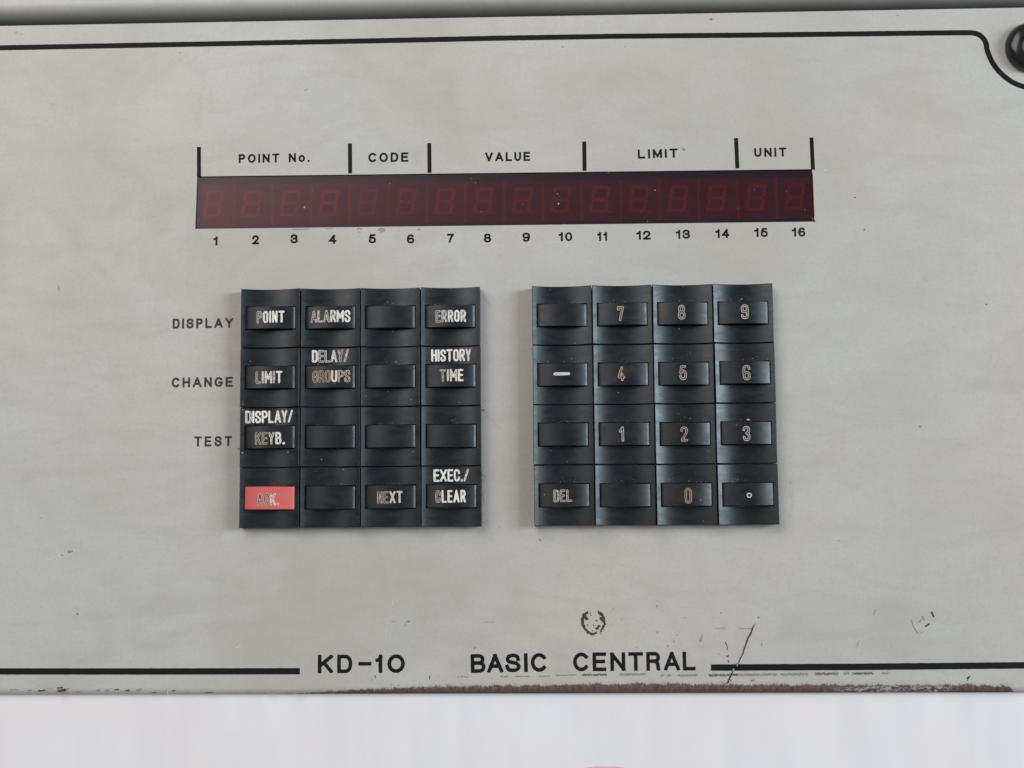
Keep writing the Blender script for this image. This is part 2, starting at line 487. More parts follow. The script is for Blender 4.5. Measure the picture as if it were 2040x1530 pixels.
def glyph(ch, wide):
    """stroke skeleton in the unit box"""
    r = 0.5 if wide else 0.24
    rr_closed = (arc(.5, 1 - r, .5, r, 90, 180) + arc(.5, r, .5, r, 180, 270) + arc(.5, r, .5, r, 270, 360)
                 + arc(.5, 1 - r, .5, r, 0, 90))
    G = {}
    if ch in 'O0':
        return [rr_closed]
    if ch == 'C':
        if wide:
            return [arc(.52, .5, .52, .5, 42, 318, 24)]
        return [[(1, .70)] + arc(.5, 1 - r, .5, r, 0, 180) + arc(.5, r, .5, r, 180, 360) + [(1, .30)]]
    if ch == 'G':
        return ([arc(.52, .5, .52, .5, 42, 315, 24) + [(1, .42)], [(.56, .44), (1, .44)]] if wide else
                [[(1, .70)] + arc(.5, 1 - r, .5, r, 0, 180) + arc(.5, r, .5, r, 180, 360) + [(1, .48), (.55, .48)]])
    if ch == 'D':
        q = .42 if wide else .5
        return [[(0, 0), (0, 1)], [(0, 1), (1 - q, 1)] + arc(1 - q, 1 - r, q, r, 90, 0) + arc(1 - q, r, q, r, 0, -90) + [(0, 0)]]
    if ch == 'S':
        if wide:
            return [crv([(.95, .74), (.86, .93), (.5, 1), (.14, .92), (.05, .74), (.17, .59), (.5, .52), (.86, .43),
                         (1, .25), (.86, .07), (.5, 0), (.12, .07), (0, .27)])]
        return [crv([(1, .74), (.90, .93), (.5, 1), (.10, .93), (0, .76), (.10, .62), (.5, .50), (.9, .38), (1, .24),
                     (.90, .07), (.5, 0), (.10, .07), (0, .26)])]
    if ch == 'P':
        return [[(0, 0), (0, 1)], [(0, 1), (.6, 1)] + arc(.6, .74, .4, .26, 90, -90) + [(0, .48)]]
    if ch == 'R':
        return [[(0, 0), (0, 1)], [(0, 1), (.6, 1)] + arc(.6, .75, .38, .25, 90, -90) + [(0, .5)], [(.55, .5), (1, 0)]] if not wide else \
            [[(0, 0), (0, 1)], [(0, 1), (.62, 1)] + arc(.62, .755, .34, .245, 90, -90) + [(0, .51)],
             [(.58, .51), (.80, .45), (.90, .30), (.93, .05), (.95, 0)]]
    if ch == 'B':
        return [[(0, 0), (0, 1)], [(0, 1), (.58, 1)] + arc(.58, .765, .34, .235, 90, -90) + [(0, .53)],
                [(.55, .53)] + arc(.6, .265, .4, .265, 90, -90) + [(0, 0)]]
    T_ = {
        'E': [[(0, 0), (0, 1)], [(0, 1), (1, 1)], [(0, .52), (.90, .52)], [(0, 0), (1, 0)]],
        'L': [[(0, 1), (0, 0)], [(0, 0), (1, 0)]],
        'I': [[(.5, 0), (.5, 1)]],
        'T': [[(0, 1), (1, 1)], [(.5, 1), (.5, 0)]],
        'H': [[(0, 0), (0, 1)], [(1, 0), (1, 1)], [(0, .52), (1, .52)]],
        'N': [[(0, 0), (0, 1)], [(0, 1), (1, 0)], [(1, 0), (1, 1)]],
        'M': [[(0, 0), (0, 1)], [(0, 1), (.5, .12 if wide else .35)], [(.5, .12 if wide else .35), (1, 1)], [(1, 1), (1, 0)]],
        'A': [[(0, 0), (.5, 1)], [(.5, 1), (1, 0)], [(.2, .30), (.8, .30)]],
        'V': [[(0, 1), (.5, 0)], [(.5, 0), (1, 1)]],
        'U': [[(0, 1)] + arc(.5, .40 if wide else r, .5, .40 if wide else r, 180, 360, 16) + [(1, 1)]],
        'K': [[(0, 0), (0, 1)], [(1, 1), (.04, .38)], [(.36, .60), (1, 0)]],
        'Y': [[(0, 1), (.5, .45)], [(1, 1), (.5, .45)], [(.5, .45), (.5, 0)]],
        'X': [[(0, 1), (1, 0)], [(1, 1), (0, 0)]],
        '/': [[(0, 0), (1, 1)]],
        '-': [[(0, .5), (1, .5)]],
        '.': [[(.5, 0), (.5, .001)]],
        '1': [[(.82, 0), (.82, 1)], [(.82, .93), (.45, .76), (.10, .74)]] if wide else [[(.75, 0), (.75, 1), (.0, .72)]],
        '2': [crv([(0, .70), (.07, .90), (.45, 1), (.88, .91), (.97, .70), (.80, .48), (.30, .18), (0, 0)]), [(0, 0), (1, 0)]] if wide else
             [crv([(0, .76), (.08, .93), (.5, 1), (.92, .92), (1, .74), (.85, .52), (.10, .06), (.04, 0)]) + [(1, 0)]],
        '3': [crv([(.03, .74), (.14, .93), (.5, 1), (.86, .92), (.94, .75), (.82, .58), (.42, .53)]),
              crv([(.42, .53), (.86, .46), (1, .27), (.86, .07), (.5, 0), (.12, .07), (0, .28)])] if wide else
             [crv([(0, .78), (.12, .94), (.5, 1), (.88, .93), (.97, .76), (.85, .60), (.55, .53), (.88, .45), (1, .24),
                   (.88, .06), (.5, 0), (.12, .06), (0, .23)])],
        '4': [[(.72, 0), (.72, 1)], [(.72, 1), (0, .28)], [(0, .28), (1, .28)]] if wide else
             [[(.62, 1), (0, .22), (1, .22)], [(.68, .45), (.68, 0)]],
        '5': [[(.90, 1), (.20, 1)], crv([(.20, 1), (.06, .50), (.26, .61), (.55, .65), (.88, .55), (1, .33), (.86, .08), (.48, 0),
                                           (.10, .08), (0, .25)])],
        '6': [crv([(.90, .86), (.76, .97), (.50, 1), (.16, .88), (0, .52), (.02, .25), (.18, .05), (.5, 0), (.85, .05), (1, .27),
                   (.87, .49), (.54, .56), (.20, .49), (.03, .33)])] if wide else
             [crv([(1, .80), (.90, .95), (.5, 1), (.10, .94), (0, .74), (0, .26), (.12, .05), (.5, 0), (.88, .05), (1, .24),
                   (.90, .44), (.5, .51), (.12, .44), (.0, .32)])],
        '7': [[(0, 1), (1, 1)], crv([(1, 1), (.65, .62), (.43, .32), (.34, 0)])] if wide else
             [[(0, .86), (0, 1), (1, 1), (.38, 0)]],
        '8': [arc(.5, .755, .43, .245, 0, 360, 20), arc(.5, .265, .5, .265, 0, 360, 20)],
        '9': None, 'o': [arc(.5, .5, .5, .5, 0, 360, 20)],
    }
    if ch == '9':
        return [[(1 - x, 1 - y) for x, y in q] for q in glyph('6', wide)]
    return T_[ch]

W_WIDE = dict(P=.66, O=.80, I=.16, N=.72, T=.72, C=.78, D=.72, E=.68, V=.80, A=.84, L=.66, U=.70, M=.82, S=.74, Y=.80,
              H=.72, G=.80, K=.78, B=.72, R=.74, o=.66)
W_WIDE.update({'1': .50, '0': .68, '.': .18, '-': .62, ' ': .42})
for k_ in '23456789':
    W_WIDE[k_] = .70
W_NARR = dict(I=.17, M=.56, A=.50, T=.48, L=.42, E=.42, X=.50, K=.46)
W_NARR.update({'.': .18, '/': .40, ' ': .3})

def text_mesh(name, text, box_w, cap_h, hw, wide, gap, wears=None, warms=None, zfun=None, relief=0.03, step=None, widths=None):
    """a word as one mesh, its lower left corner at the origin; mm"""
    tab = W_WIDE if wide else W_NARR
    ws = [tab.get(c, .70 if wide else .44) * cap_h for c in text]
    tot = sum(ws) + gap * (len(text) - 1)
    if widths is None:
        fixed = gap * (len(text) - 1)
        k = (box_w - fixed) / (tot - fixed)
        x, spans = 0.0, []
        for wd in ws:
            spans.append((x, x + wd * k)); x += wd * k + gap
    else:
        spans = widths
    V, Fc, rim, wear, warm = [], [], [], [], []
    step = step or hw / 3.2
    for gi, (ch, (x0, x1)) in enumerate(zip(text, spans)):
        if ch == ' ':
            continue
        gy0, gy1 = 0.0, cap_h
        if ch == 'o':
            gy1 = cap_h * 0.80
        sq = wide
        xa, xb = x0 + hw, x1 - hw
        if xb < xa:
            xa = xb = (x0 + x1) / 2
        ya, yb = gy0 + hw, gy1 - hw
        polys = [[(xa + p[0] * (xb - xa), ya + p[1] * (yb - ya)) for p in q] for q in glyph(ch, wide)]
        h2 = hw * (1.25 if ch == '.' and not wide else 1.0)
        nx = max(4, int(math.ceil((x1 - x0 + 4 * step) / step)))
        ny = max(4, int(math.ceil((gy1 - gy0 + 4 * step) / step)))
        xm = (x0 + x1) / 2
        half = max(x1 - x0, 2 * hw) / 2 + 2 * step
        xs = np.linspace(xm - half, xm + half, nx + 1)
        ys = np.linspace(gy0 - 2 * step, gy1 + 2 * step, ny + 1)
        X, Y = np.meshgrid(xs, ys)
        D = seg_field(X, Y, polys, h2, sq)
        if wide:
            D = np.maximum(D, np.maximum(gy0 - Y, Y - gy1))
        # hand-worn edge
        jit = np.array([[nz(a, b, 3.3 + gi, 1.6) for a in xs] for b in ys]) * hw * (0.10 if wide else 0.22)
        D = D + jit
        v, f, fv = field_mesh(D, xs, ys)
        o = len(V)
        for (a, b), d in zip(v, fv):
            t = max(0.0, min(1.0, -d / (0.55 * hw)))
            z = relief * t * (2 - t)
            V.append((a, b, z)); rim.append(max(0.0, 1.0 + d / h2))
            wear.append(wears[gi] if wears else 0.0); warm.append(warms[gi] if warms else 0.0)
        Fc += [[o + i for i in q] for q in f]
    if zfun:
        V = [(a, b, z + zfun(a, b)) for a, b, z in V]
    me = mesh(name, V, Fc, smooth=60)
    if wears is not None:
        for nm, arr in (('rim', rim), ('wear', wear), ('warm', warm)):
            me.attributes.new(nm, 'FLOAT', 'POINT').data.foreach_set('value', arr)
    return me

# ------------------------------------------------------------------ the panel
ROOT_Z = -2.8
panel = bpy.data.objects.new('control_panel', None)
C.objects.link(panel)
panel['label'] = 'grey metal control panel with red display window, two black keypads and black lettering'
panel['category'] = 'control panel'
# everything below is modelled in the world frame, with the panel's Empty at the origin

PXMM = 6.34
TL, TR = at(0, 51), at(2040, 14.5)
BL, BR = at(0, 1385), at(2040, 1380.5)
def ext(a, b, xv):
    t = (xv - a[0]) / (b[0] - a[0])
    return np.array([xv, a[1] + (b[1] - a[1]) * t, 0.0])
XR = at(2056.7, 93)[0] + 13.0
XL = XR - 482.6
o_tl, o_tr, o_br, o_bl = ext(TL, TR, XL), ext(TL, TR, XR), ext(BL, BR, XR), ext(BL, BR, XL)
w_tl, w_tr, w_br, w_bl = [at(*p)[:2] for p in ((393, 351.5), (1617.5, 337), (1622.5, 441.5), (389, 456))]

def plate():
    V, F, E_ = [], [], []
    def add(x, y, z):
        V.append((x, y, z)); return len(V) - 1
    def lerp(a, b, t):
        return a[0] + (b[0] - a[0]) * t, a[1] + (b[1] - a[1]) * t
    # columns across; window columns between
    xs_n = [0.0] + [k / 24 for k in range(1, 24)] + [1.0]
    # four face quads round the window
    q = [add(*p[:2], 0) for p in (o_tl, o_tr, o_br, o_bl)]
    # inset the outer face by the edge radius
    RB, RT = 2.2, 0.35
    n_top = np.array([o_tl[1] - o_tr[1], o_tr[0] - o_tl[0]]); n_top /= np.linalg.norm(n_top)
    n_bot = np.array([o_bl[1] - o_br[1], o_br[0] - o_bl[0]]); n_bot /= np.linalg.norm(n_bot)
    V.clear()
    tl = o_tl[:2] - n_top * RT; tr = o_tr[:2] - n_top * RT
    bl = o_bl[:2] + n_bot * RB; br = o_br[:2] + n_bot * RB
    a = [add(*p, 0) for p in (tl, tr, br, bl)]
    i = [add(*p, 0) for p in (w_tl, w_tr, w_br, w_bl)]
    # keep the face in convex quads
    F += [(i[0], i[1], a[1], a[0]), (i[1], i[2], a[2], a[1]), (i[2], i[3], a[3], a[2]), (i[3], i[0], a[0], a[3])]
    # window walls
    j = [add(*p, -6.6) for p in (w_tl, w_tr, w_br, w_bl)]
    for k in range(4):
        F.append((i[k], j[k], j[(k + 1) % 4], i[(k + 1) % 4]))
    # lower rolled edge
    prev = (a[3], a[2])
    for k in range(1, 9):
        th = math.pi / 2 * k / 8
        off, z = RB * math.sin(th), -RB * (1 - math.cos(th))
        cur = (add(*(bl - n_bot * off), z), add(*(br - n_bot * off), z))
        F.append((prev[0], cur[0], cur[1], prev[1])); prev = cur
    lowf = (add(*(bl - n_bot * RB), ROOT_Z), add(*(br - n_bot * RB), ROOT_Z))
    F.append((prev[0], lowf[0], lowf[1], prev[1]))
    # upper edge
    prev = (a[0], a[1])
    for k in range(1, 4):
        th = math.pi / 2 * k / 3
        off, z = RT * math.sin(th), -RT * (1 - math.cos(th))
        cur = (add(*(tl + n_top * off), z), add(*(tr + n_top * off), z))
        F.append((prev[0], prev[1], cur[1], cur[0])); prev = cur
    topf = (add(*(tl + n_top * RT), -30.0), add(*(tr + n_top * RT), -30.0))
    TOPW = len(F)
    F.append((prev[0], prev[1], topf[1], topf[0]))
    # ends
    for s, (p, qq) in enumerate(((a[0], a[3]), (a[1], a[2]))):
        u0 = add(V[p][0], V[p][1], ROOT_Z); u1 = add(V[qq][0], V[qq][1], ROOT_Z)
        F.append((p, u0, u1, qq) if s == 0 else (p, qq, u1, u0))
    me = mesh('face_plate', V, F, smooth=50, mids=[1 if (4 <= q_ < 8 or q_ == TOPW) else 0 for q_ in range(len(F))])  # window and upper walls coloured dark to deepen the shade in the recesses
    e = []
    # distance above the lower edge, mm
    for v in V:
        t = (v[0] - o_bl[0]) / (o_br[0] - o_bl[0])
        yb = o_bl[1] + (o_br[1] - o_bl[1]) * t
        e.append(v[1] - yb)
    me.attributes.new('edge', 'FLOAT', 'POINT').data.foreach_set('value', e)
    return link('face_plate', me, panel, [M_PANEL, M_BOARD_SHADE])
plate()

def ribbon(pts, width, z0=0.02, th=0.03, jitter=0.0, seed=0):
    """printed line as a thin raised strip; pts in mm"""
    P = [np.array(p[:2]) for p in pts]
    V, F = [], []
    for k, p in enumerate(P):
        d = P[min(k + 1, len(P) - 1)] - P[max(k - 1, 0)]
        d = d / np.linalg.norm(d)
        n = np.array([-d[1], d[0]])
        wa = width / 2 + jitter * nz(p[0], p[1], seed, 0.9)
        wb = width / 2 + jitter * nz(p[0], p[1], seed + 9, 0.9)
        for s, z in ((wa + 0.03, -0.01), (wa, th), (-wb, th), (-wb - 0.03, -0.01)):
            V.append((*(p + n * s), z0 + z))
    for k in range(len(P) - 1):
        for q in range(3):
            a = k * 4 + q
            F.append((a, a + 1, a + 5, a + 4))
    n = (len(P) - 1) * 4
    F += [(0, 3, 2, 1), (n, n + 1, n + 2, n + 3)]
    return mesh('printed_line', V, F)

def dense(pts, step=1.2):
    out = [np.array(pts[0][:2])]
    for a, b in zip(pts[:-1], pts[1:]):
        a, b = np.array(a[:2]), np.array(b[:2])
        n = max(1, int(np.linalg.norm(b - a) / step))
        out += [a + (b - a) * k / n for k in range(1, n + 1)]
    return out

# upper border line with its bend round the screw (mirrored at the far left end, out of frame)
top_px = [(0, 95.5), (110, 93.2), (220, 91), (320, 89.3), (500, 86), (740, 81), (1000, 75.5), (1250, 70.5), (1480, 70),
          (1480.1, 70)]
top_px = [(0, 95.3), (110, 93.3), (220, 91.2), (500, 85.9), (750, 81.2), (1000, 75.9), (1230, 72.2), (1480, 70.1), (1700, 67.6),
          (1850, 65.8), (1925, 65.2)]
bend = crv([(1925, 65.2), (1936, 65.4), (1946.4, 67.6), (1954.2, 71.9), (1960.8, 78.9), (1964.6, 87.6), (1966.2, 97.5),
            (1970.5, 110.5), (1978, 126), (1989.5, 141.4), (2003.9, 154.6), (2019.6, 165), (2040, 173), (2060, 176), (2086, 172),
            (2110, 160)], 5)
cl = [at(*p) for p in top_px] + [at(*p) for p in bend[1:]]
ymir = at(0, 95.3)[1]
xc = at(1920, 65)[0]
XM = (XL + XR) / 2
left_end = []
for p in reversed([at(*p) for p in bend]):
    left_end.append(np.array([2 * XM - p[0], p[1] + (ymir - at(1925, 65.2)[1]) - 0.9, 0]))
cl = left_end + cl
link('border_line', ribbon(dense(cl, 0.9), 1.70, jitter=0.05), panel, M_INKG if False else M_INK,
     label='black border line along the top edge, curving down round the screw')
bl_px = [(-880, 1341), (0, 1337.6), (300, 1337.8), (597.5, 1337.2)]
link('border_line', ribbon(dense([at(*p) for p in bl_px], 1.2), 1.92, jitter=0.05, seed=3), panel, M_INK,
     label='black border line at the lower left, ending before the large lettering')
br_px = [(1416.5, 1330), (1700, 1328.6), (2040, 1325.5), (2100, 1325)]
link('border_line', ribbon(dense([at(*p) for p in br_px], 1.2), 1.95, jitter=0.06, seed=5), panel, M_INK,
     label='black border line at the lower right, crossed by a scratch')

# group bars above the display
for (xt, yt), (xb, yb) in (((396.3, 292.7), (396.5, 352)), ((697.2, 285.7), (697.6, 345.3)), ((855.2, 285), (855.8, 344.3)),
                           ((1164, 282), (1164.6, 340.3)), ((1466.3, 275), (1469, 335.3)), ((1616.6, 274), (1619.6, 338.3))):
    link('divider_bar', ribbon(dense([at(xt, yt), at(xb, yb)], 1.0), 1.24, jitter=0.03, seed=xt), panel, M_INK)

def word(text, x0, yb0, x1, yb1, cap_px, hw_px=1.75, gap_px=5.0, mat=None, spans_px=None, relief=0.03, label=None):
    A, B = at(x0, yb0), at(x1, yb1)
    k = np.linalg.norm((B - A)[:2]) / math.hypot(x1 - x0, yb1 - yb0)
    ang = math.atan2(B[1] - A[1], B[0] - A[0])
    sp = [((a - x0) * k, (b - x0) * k) for a, b in spans_px] if spans_px else None
    me = text_mesh('lettering', text, (x1 - x0) * k, cap_px * k, hw_px * k, True, gap_px * k, relief=relief, widths=sp,
                   step=0.62 * k if hw_px < 2.5 else 0.85 * k)
    o = link('lettering', me, panel, mat or M_INK, (A[0] * MM, A[1] * MM, 0.02 * MM), label or 'printed "%s"' % text)
    o.rotation_euler = (0, 0, ang)
    return o

word('POINT No.', 475.5, 325, 616.5, 322.5, 18.2, 1.95, 5.2)
word('CODE', 733.6, 323.3, 813.5, 322.3, 19.2, 2.05, 5.4)
word('VALUE', 966.5, 321.8, 1056, 320.6, 18.6, 2.05, 4.6)
word('LIMIT', 1271, 316.2, 1350.5, 313.8, 18.6, 2.05, 5.8)
word('UNIT', 1502.8, 312.8, 1567, 311.8, 18.4, 2.0, 5.6)
nums = [('1', 424.5, 434.3, 489), ('2', 502.6, 515.9, 487), ('3', 578.7, 593.2, 484.8), ('4', 655.1, 670.4, 485.7),
        ('5', 734.5, 749, 484.8), ('6', 810.5, 825.5, 484.9), ('7', 890.8, 904.3, 483.8), ('8', 963.8, 978.5, 483.2),
        ('9', 1040.8, 1056, 481.7), ('10', 1112, 1140.3, 480.7), ('11', 1189.6, 1210.5, 480), ('12', 1267.3, 1296.4, 477.8),
        ('13', 1345.9, 1374.9, 475.8), ('14', 1424.7, 1453.2, 474.5), ('15', 1502.4, 1529.8, 472.4), ('16', 1577.3, 1604.6, 471.5)]
for t_, x0, x1, yb in nums:
    word(t_, x0, yb, x1, yb - 0.012 * (x1 - x0), 18.4, 1.98, 3.2)
word('DISPLAY', 343.8, 654.8, 464.5, 652.8, 20.0, 2.1, 5.0, mat=M_INKG)
word('CHANGE', 341.8, 772.2, 463.6, 770.6, 20.0, 2.1, 5.2, mat=M_INKG)
word('TEST', 387.3, 889.9, 461.9, 888.8, 20.4, 2.1, 6.0, mat=M_INKG)
word('KD-10', 633, 1341.3, 806.6, 1340.6, 36.4, 3.7, mat=M_INK, relief=0.10,
     spans_px=[(633, 663.3), (671.8, 702), (714, 740), (747, 763.3), (771.8, 806.5)])
word('BASIC', 938, 1340.7, 1090, 1338.3, 37.0, 3.75, mat=M_INK, relief=0.10,
     spans_px=[(938, 967.7), (970.8, 1002.8), (1006.8, 1037.6), (1044.5, 1051.6), (1057.8, 1090.2)])
word('CENTRAL', 1142, 1337.5, 1386, 1335.6, 37.0, 3.65, mat=M_INK, relief=0.10,
     spans_px=[(1142, 1174), (1181, 1208.2), (1216.3, 1246.2), (1252.3, 1281.8), (1288, 1316.6), (1323, 1355), (1360.5, 1386)])

# ------------------------------------------------------------------ display window
disp = bpy.data.objects.new('display_window', None)
C.objects.link(disp); disp.parent = panel
def quad_slab(q, z0, z1, inset=0.0, bev=0.0):
    c = sum(np.array(p) for p in q) / 4
    def ins(p, d):
        p = np.array(p)
        return p - np.array([math.copysign(d, p[0] - c[0]), math.copysign(d, p[1] - c[1])])
    lo = [ins(p, inset) for p in q]
    V = [(*p, z0) for p in lo] + [(*p, z1 - bev) for p in lo] + [(*ins(p, inset + bev), z1) for p in q]
    F = []
    for l in (0, 4):
        for k in range(4):
            F.append((l + k, l + 4 + k, l + 4 + (k + 1) % 4, l + (k + 1) % 4))
    F += [(8, 11, 10, 9), (0, 1, 2, 3)]
    return V, F
wq = (w_tl, w_tr, w_br, w_bl)
V_, F_ = quad_slab(wq, -2.4, -0.45, 0.05, 0.15)
link('filter', mesh('filter', V_, F_), disp, M_FILTER, label='dusty dark red filter over the digits')
V_, F_ = quad_slab(wq, -5.9, -5.2, -0.002, 0.0)
link('backing_board', mesh('backing_board', V_, F_), disp, M_BOARD_SHADE)

def digit_module(wd, ht):
    """one seven segment module, origin at its lower left corner"""
    V, F, mi = [], [], []
    def box(x0, y0, x1, y1, z0, z1, m):
        o = len(V)
        V.extend([(x0, y0, z0), (x1, y0, z0), (x1, y1, z0), (x0, y1, z0), (x0, y0, z1), (x1, y0, z1), (x1, y1, z1), (x0, y1, z1)])
        for f in ((4, 5, 6, 7), (0, 1, 5, 4), (1, 2, 6, 5), (2, 3, 7, 6), (3, 0, 4, 7)):
            F.append(tuple(o + i for i in f)); mi.append(m)
    box(0.03, 0, wd - 0.03, ht, -5.1, -3.2, 0)
    box(0.05, 0, 0.50, ht, -3.25, -3.12, 2)
    box(wd - 0.36, 0, wd - 0.05, ht, -3.25, -3.12, 2)
    # slanted segments
    X0, Y0, Wd, Hh, sl, t = 2.35, 2.55, 5.9, 8.9, 1.35 / 8.9, 1.12
    def seg(pts):
        o = len(V)
        for x, y in pts:
            V.append((X0 + x + sl * y, Y0 + y, -3.05))
        for x, y in pts:
            V.append((X0 + x + sl * y, Y0 + y, -3.2))
        n = len(pts)
        F.append(tuple(o + i for i in range(n))); mi.append(1)
        for i in range(n):
            j = (i + 1) % n
            F.append((o + i, o + n + i, o + n + j, o + j)); mi.append(1)
    g = 0.10
    h2 = Hh / 2
    for y in (0, h2 - t / 2, Hh - t):
        seg([(t * .9 + g, y), (Wd - t * .9 - g, y), (Wd - t * .45 - g, y + t / 2), (Wd - t * .9 - g, y + t), (t * .9 + g, y + t), (t * .45 + g, y + t / 2)])
    for x in (0, Wd - t):
        for ya, yb in ((g, h2 - g), (h2 + g, Hh - g)):
            seg([(x, ya + .1), (x + t / 2, ya), (x + t, ya + .35), (x + t, yb - .35), (x + t / 2, yb), (x, yb - .1)])
    seg([(Wd + .75 + .42 * math.cos(a), .35 + .42 * math.sin(a)) for a in [k * math.pi / 4 for k in range(8)]])
    me = mesh('digit', V, F, mids=mi)
    for m in (M_MOD, M_SEG, M_RIB):
        me.materials.append(m)
    return me
# module boundaries along the window, in pixels at the modules' depth
zmod = -3.2
bx = [388.5 + 77.35 * k for k in range(17)]
p0, p1 = at(388.5, 449.3, zmod), at(388.5 + 77.35 * 16, 434.3, zmod)
ang = math.atan2(p1[1] - p0[1], p1[0] - p0[0])
dx = float(np.linalg.norm((p1 - p0)[:2])) / 16
dig_me = digit_module(dx, 13.5)
rng = random.Random(5)
for k in range(16):
    p = p0 + (p1 - p0) * k / 16
    o = link('digit', dig_me, disp, None, (p[0] * MM, p[1] * MM, rng.uniform(-0.08, 0.04) * MM))
    o.rotation_euler = (0, 0, ang + rng.uniform(-0.006, 0.006))

# ------------------------------------------------------------------ keys
SAG, HHW = 2.0, 9.40
CAPW, CAPH = 7.80, 3.56
def z_house(x):
    return HK - SAG * (1 - (x / HHW) ** 2)
def z_cap(x):
    return HK + 0.95 - 1.45 * (x / CAPW) ** 2

def grid_shell(xs, ys, zf, bev, hole=None, wall_to=0.0, hole_to=0.0):
    V, F, idx = [], [], {}
    nx, ny = len(xs), len(ys)
    hx = hy = None
    for j, y in enumerate(ys):
        for i, x in enumerate(xs):
            z = zf(max(xs[1], min(xs[-2], x)))
            if i in (0, nx - 1) or j in (0, ny - 1):
                z -= bev
            V.append((x, y, z))
    def inhole(i, j):
        if not hole:
            return False
        cx, cy = (xs[i] + xs[i + 1]) / 2, (ys[j] + ys[j + 1]) / 2
        return hole[0] < cx < hole[1] and hole[2] < cy < hole[3]
    cells = {(i, j): not inhole(i, j) for i in range(nx - 1) for j in range(ny - 1)}
    for (i, j), on in cells.items():
        if on:
            a = j * nx + i
            F.append((a, a + 1, a + nx + 1, a + nx))
    low = {}
    def lo(v, z):
        if v not in low:
            low[v] = len(V)
            V.append((V[v][0], V[v][1], z))
        return low[v]
    for (i, j), on in cells.items():
        if not on:
            continue
        a = j * nx + i
        for (di, dj), (u, v) in (((0, -1), (a, a + 1)), ((1, 0), (a + 1, a + nx + 1)), ((0, 1), (a + nx + 1, a + nx)), ((-1, 0), (a + nx, a))):
            q = (i + di, j + dj)
            if q not in cells:
                F.append((u, lo(u, wall_to), lo(v, wall_to), v))
            elif not cells[q]:
                F.append((u, lo(u, hole_to), lo(v, hole_to), v))
    return V, F

def key_meshes():
    g = 0.26
    b = 0.16
    xi = sorted(set([-HHW, -HHW + b, HHW - b, HHW, -CAPW - g, CAPW + g] + [(-9.0 + 1.0 * k) for k in range(19) if abs(-9.0 + k) < 9.1]))
    xi = [x for k, x in enumerate(xi)]
    ys = [-HHW, -HHW + b, -CAPH - g + CY, CAPH + g + CY, HHW - b, HHW]
    V, F = grid_shell(xi, ys, z_house, b, (-CAPW - g, CAPW + g, -CAPH - g + CY, CAPH + g + CY), 0.0, 1.0)
    hm = mesh('key_housing', V, F, smooth=28)
    b = 0.13
    xi = [-CAPW, -CAPW + b] + [-7.0 + k for k in range(15)] + [CAPW - b, CAPW]
    ys = [-CAPH + CY, -CAPH + b + CY, CAPH - b + CY, CAPH + CY]
    V, F = grid_shell(xi, ys, z_cap, b, None, 1.0, 1.0)
    cm = mesh('key_cap', V, F, smooth=28)
    return hm, cm
CY = 0.0
HM, CM = key_meshes()
HM.materials.append(M_HOUSE)
CM_B = CM.copy(); CM_R = CM.copy()
CM.materials.append(M_CAP); CM_B.materials.append(M_CAPB); CM_R.materials.append(M_RED)

# measured corner residuals (px) spread over each keypad keep the rows as slightly skewed as they are
RES = {'L': ((-2.8, -0.2), (-0.6, 1.6), (0.2, 0.0), (0.4, -1.2)), 'R': ((-0.8, 1.4), (1.2, -0.5), (0.2, -1.4), (1.2, 1.2))}
def key_center(pad, i, j):
    u, v = (i + .5) / 4, (j + .5) / 4
    r = RES[pad]
    d = [(1 - u) * (1 - v) * r[0][a] + u * (1 - v) * r[1][a] + (1 - u) * v * r[2][a] + u * v * r[3][a] for a in (0, 1)]
    x = ORG[0] + PITCH * ((0 if pad == 'L' else GAPX) + i + .5) + d[0] / PXMM
    y = ORG[1] - PITCH * (j + .5) - d[1] / PXMM
    return x, y

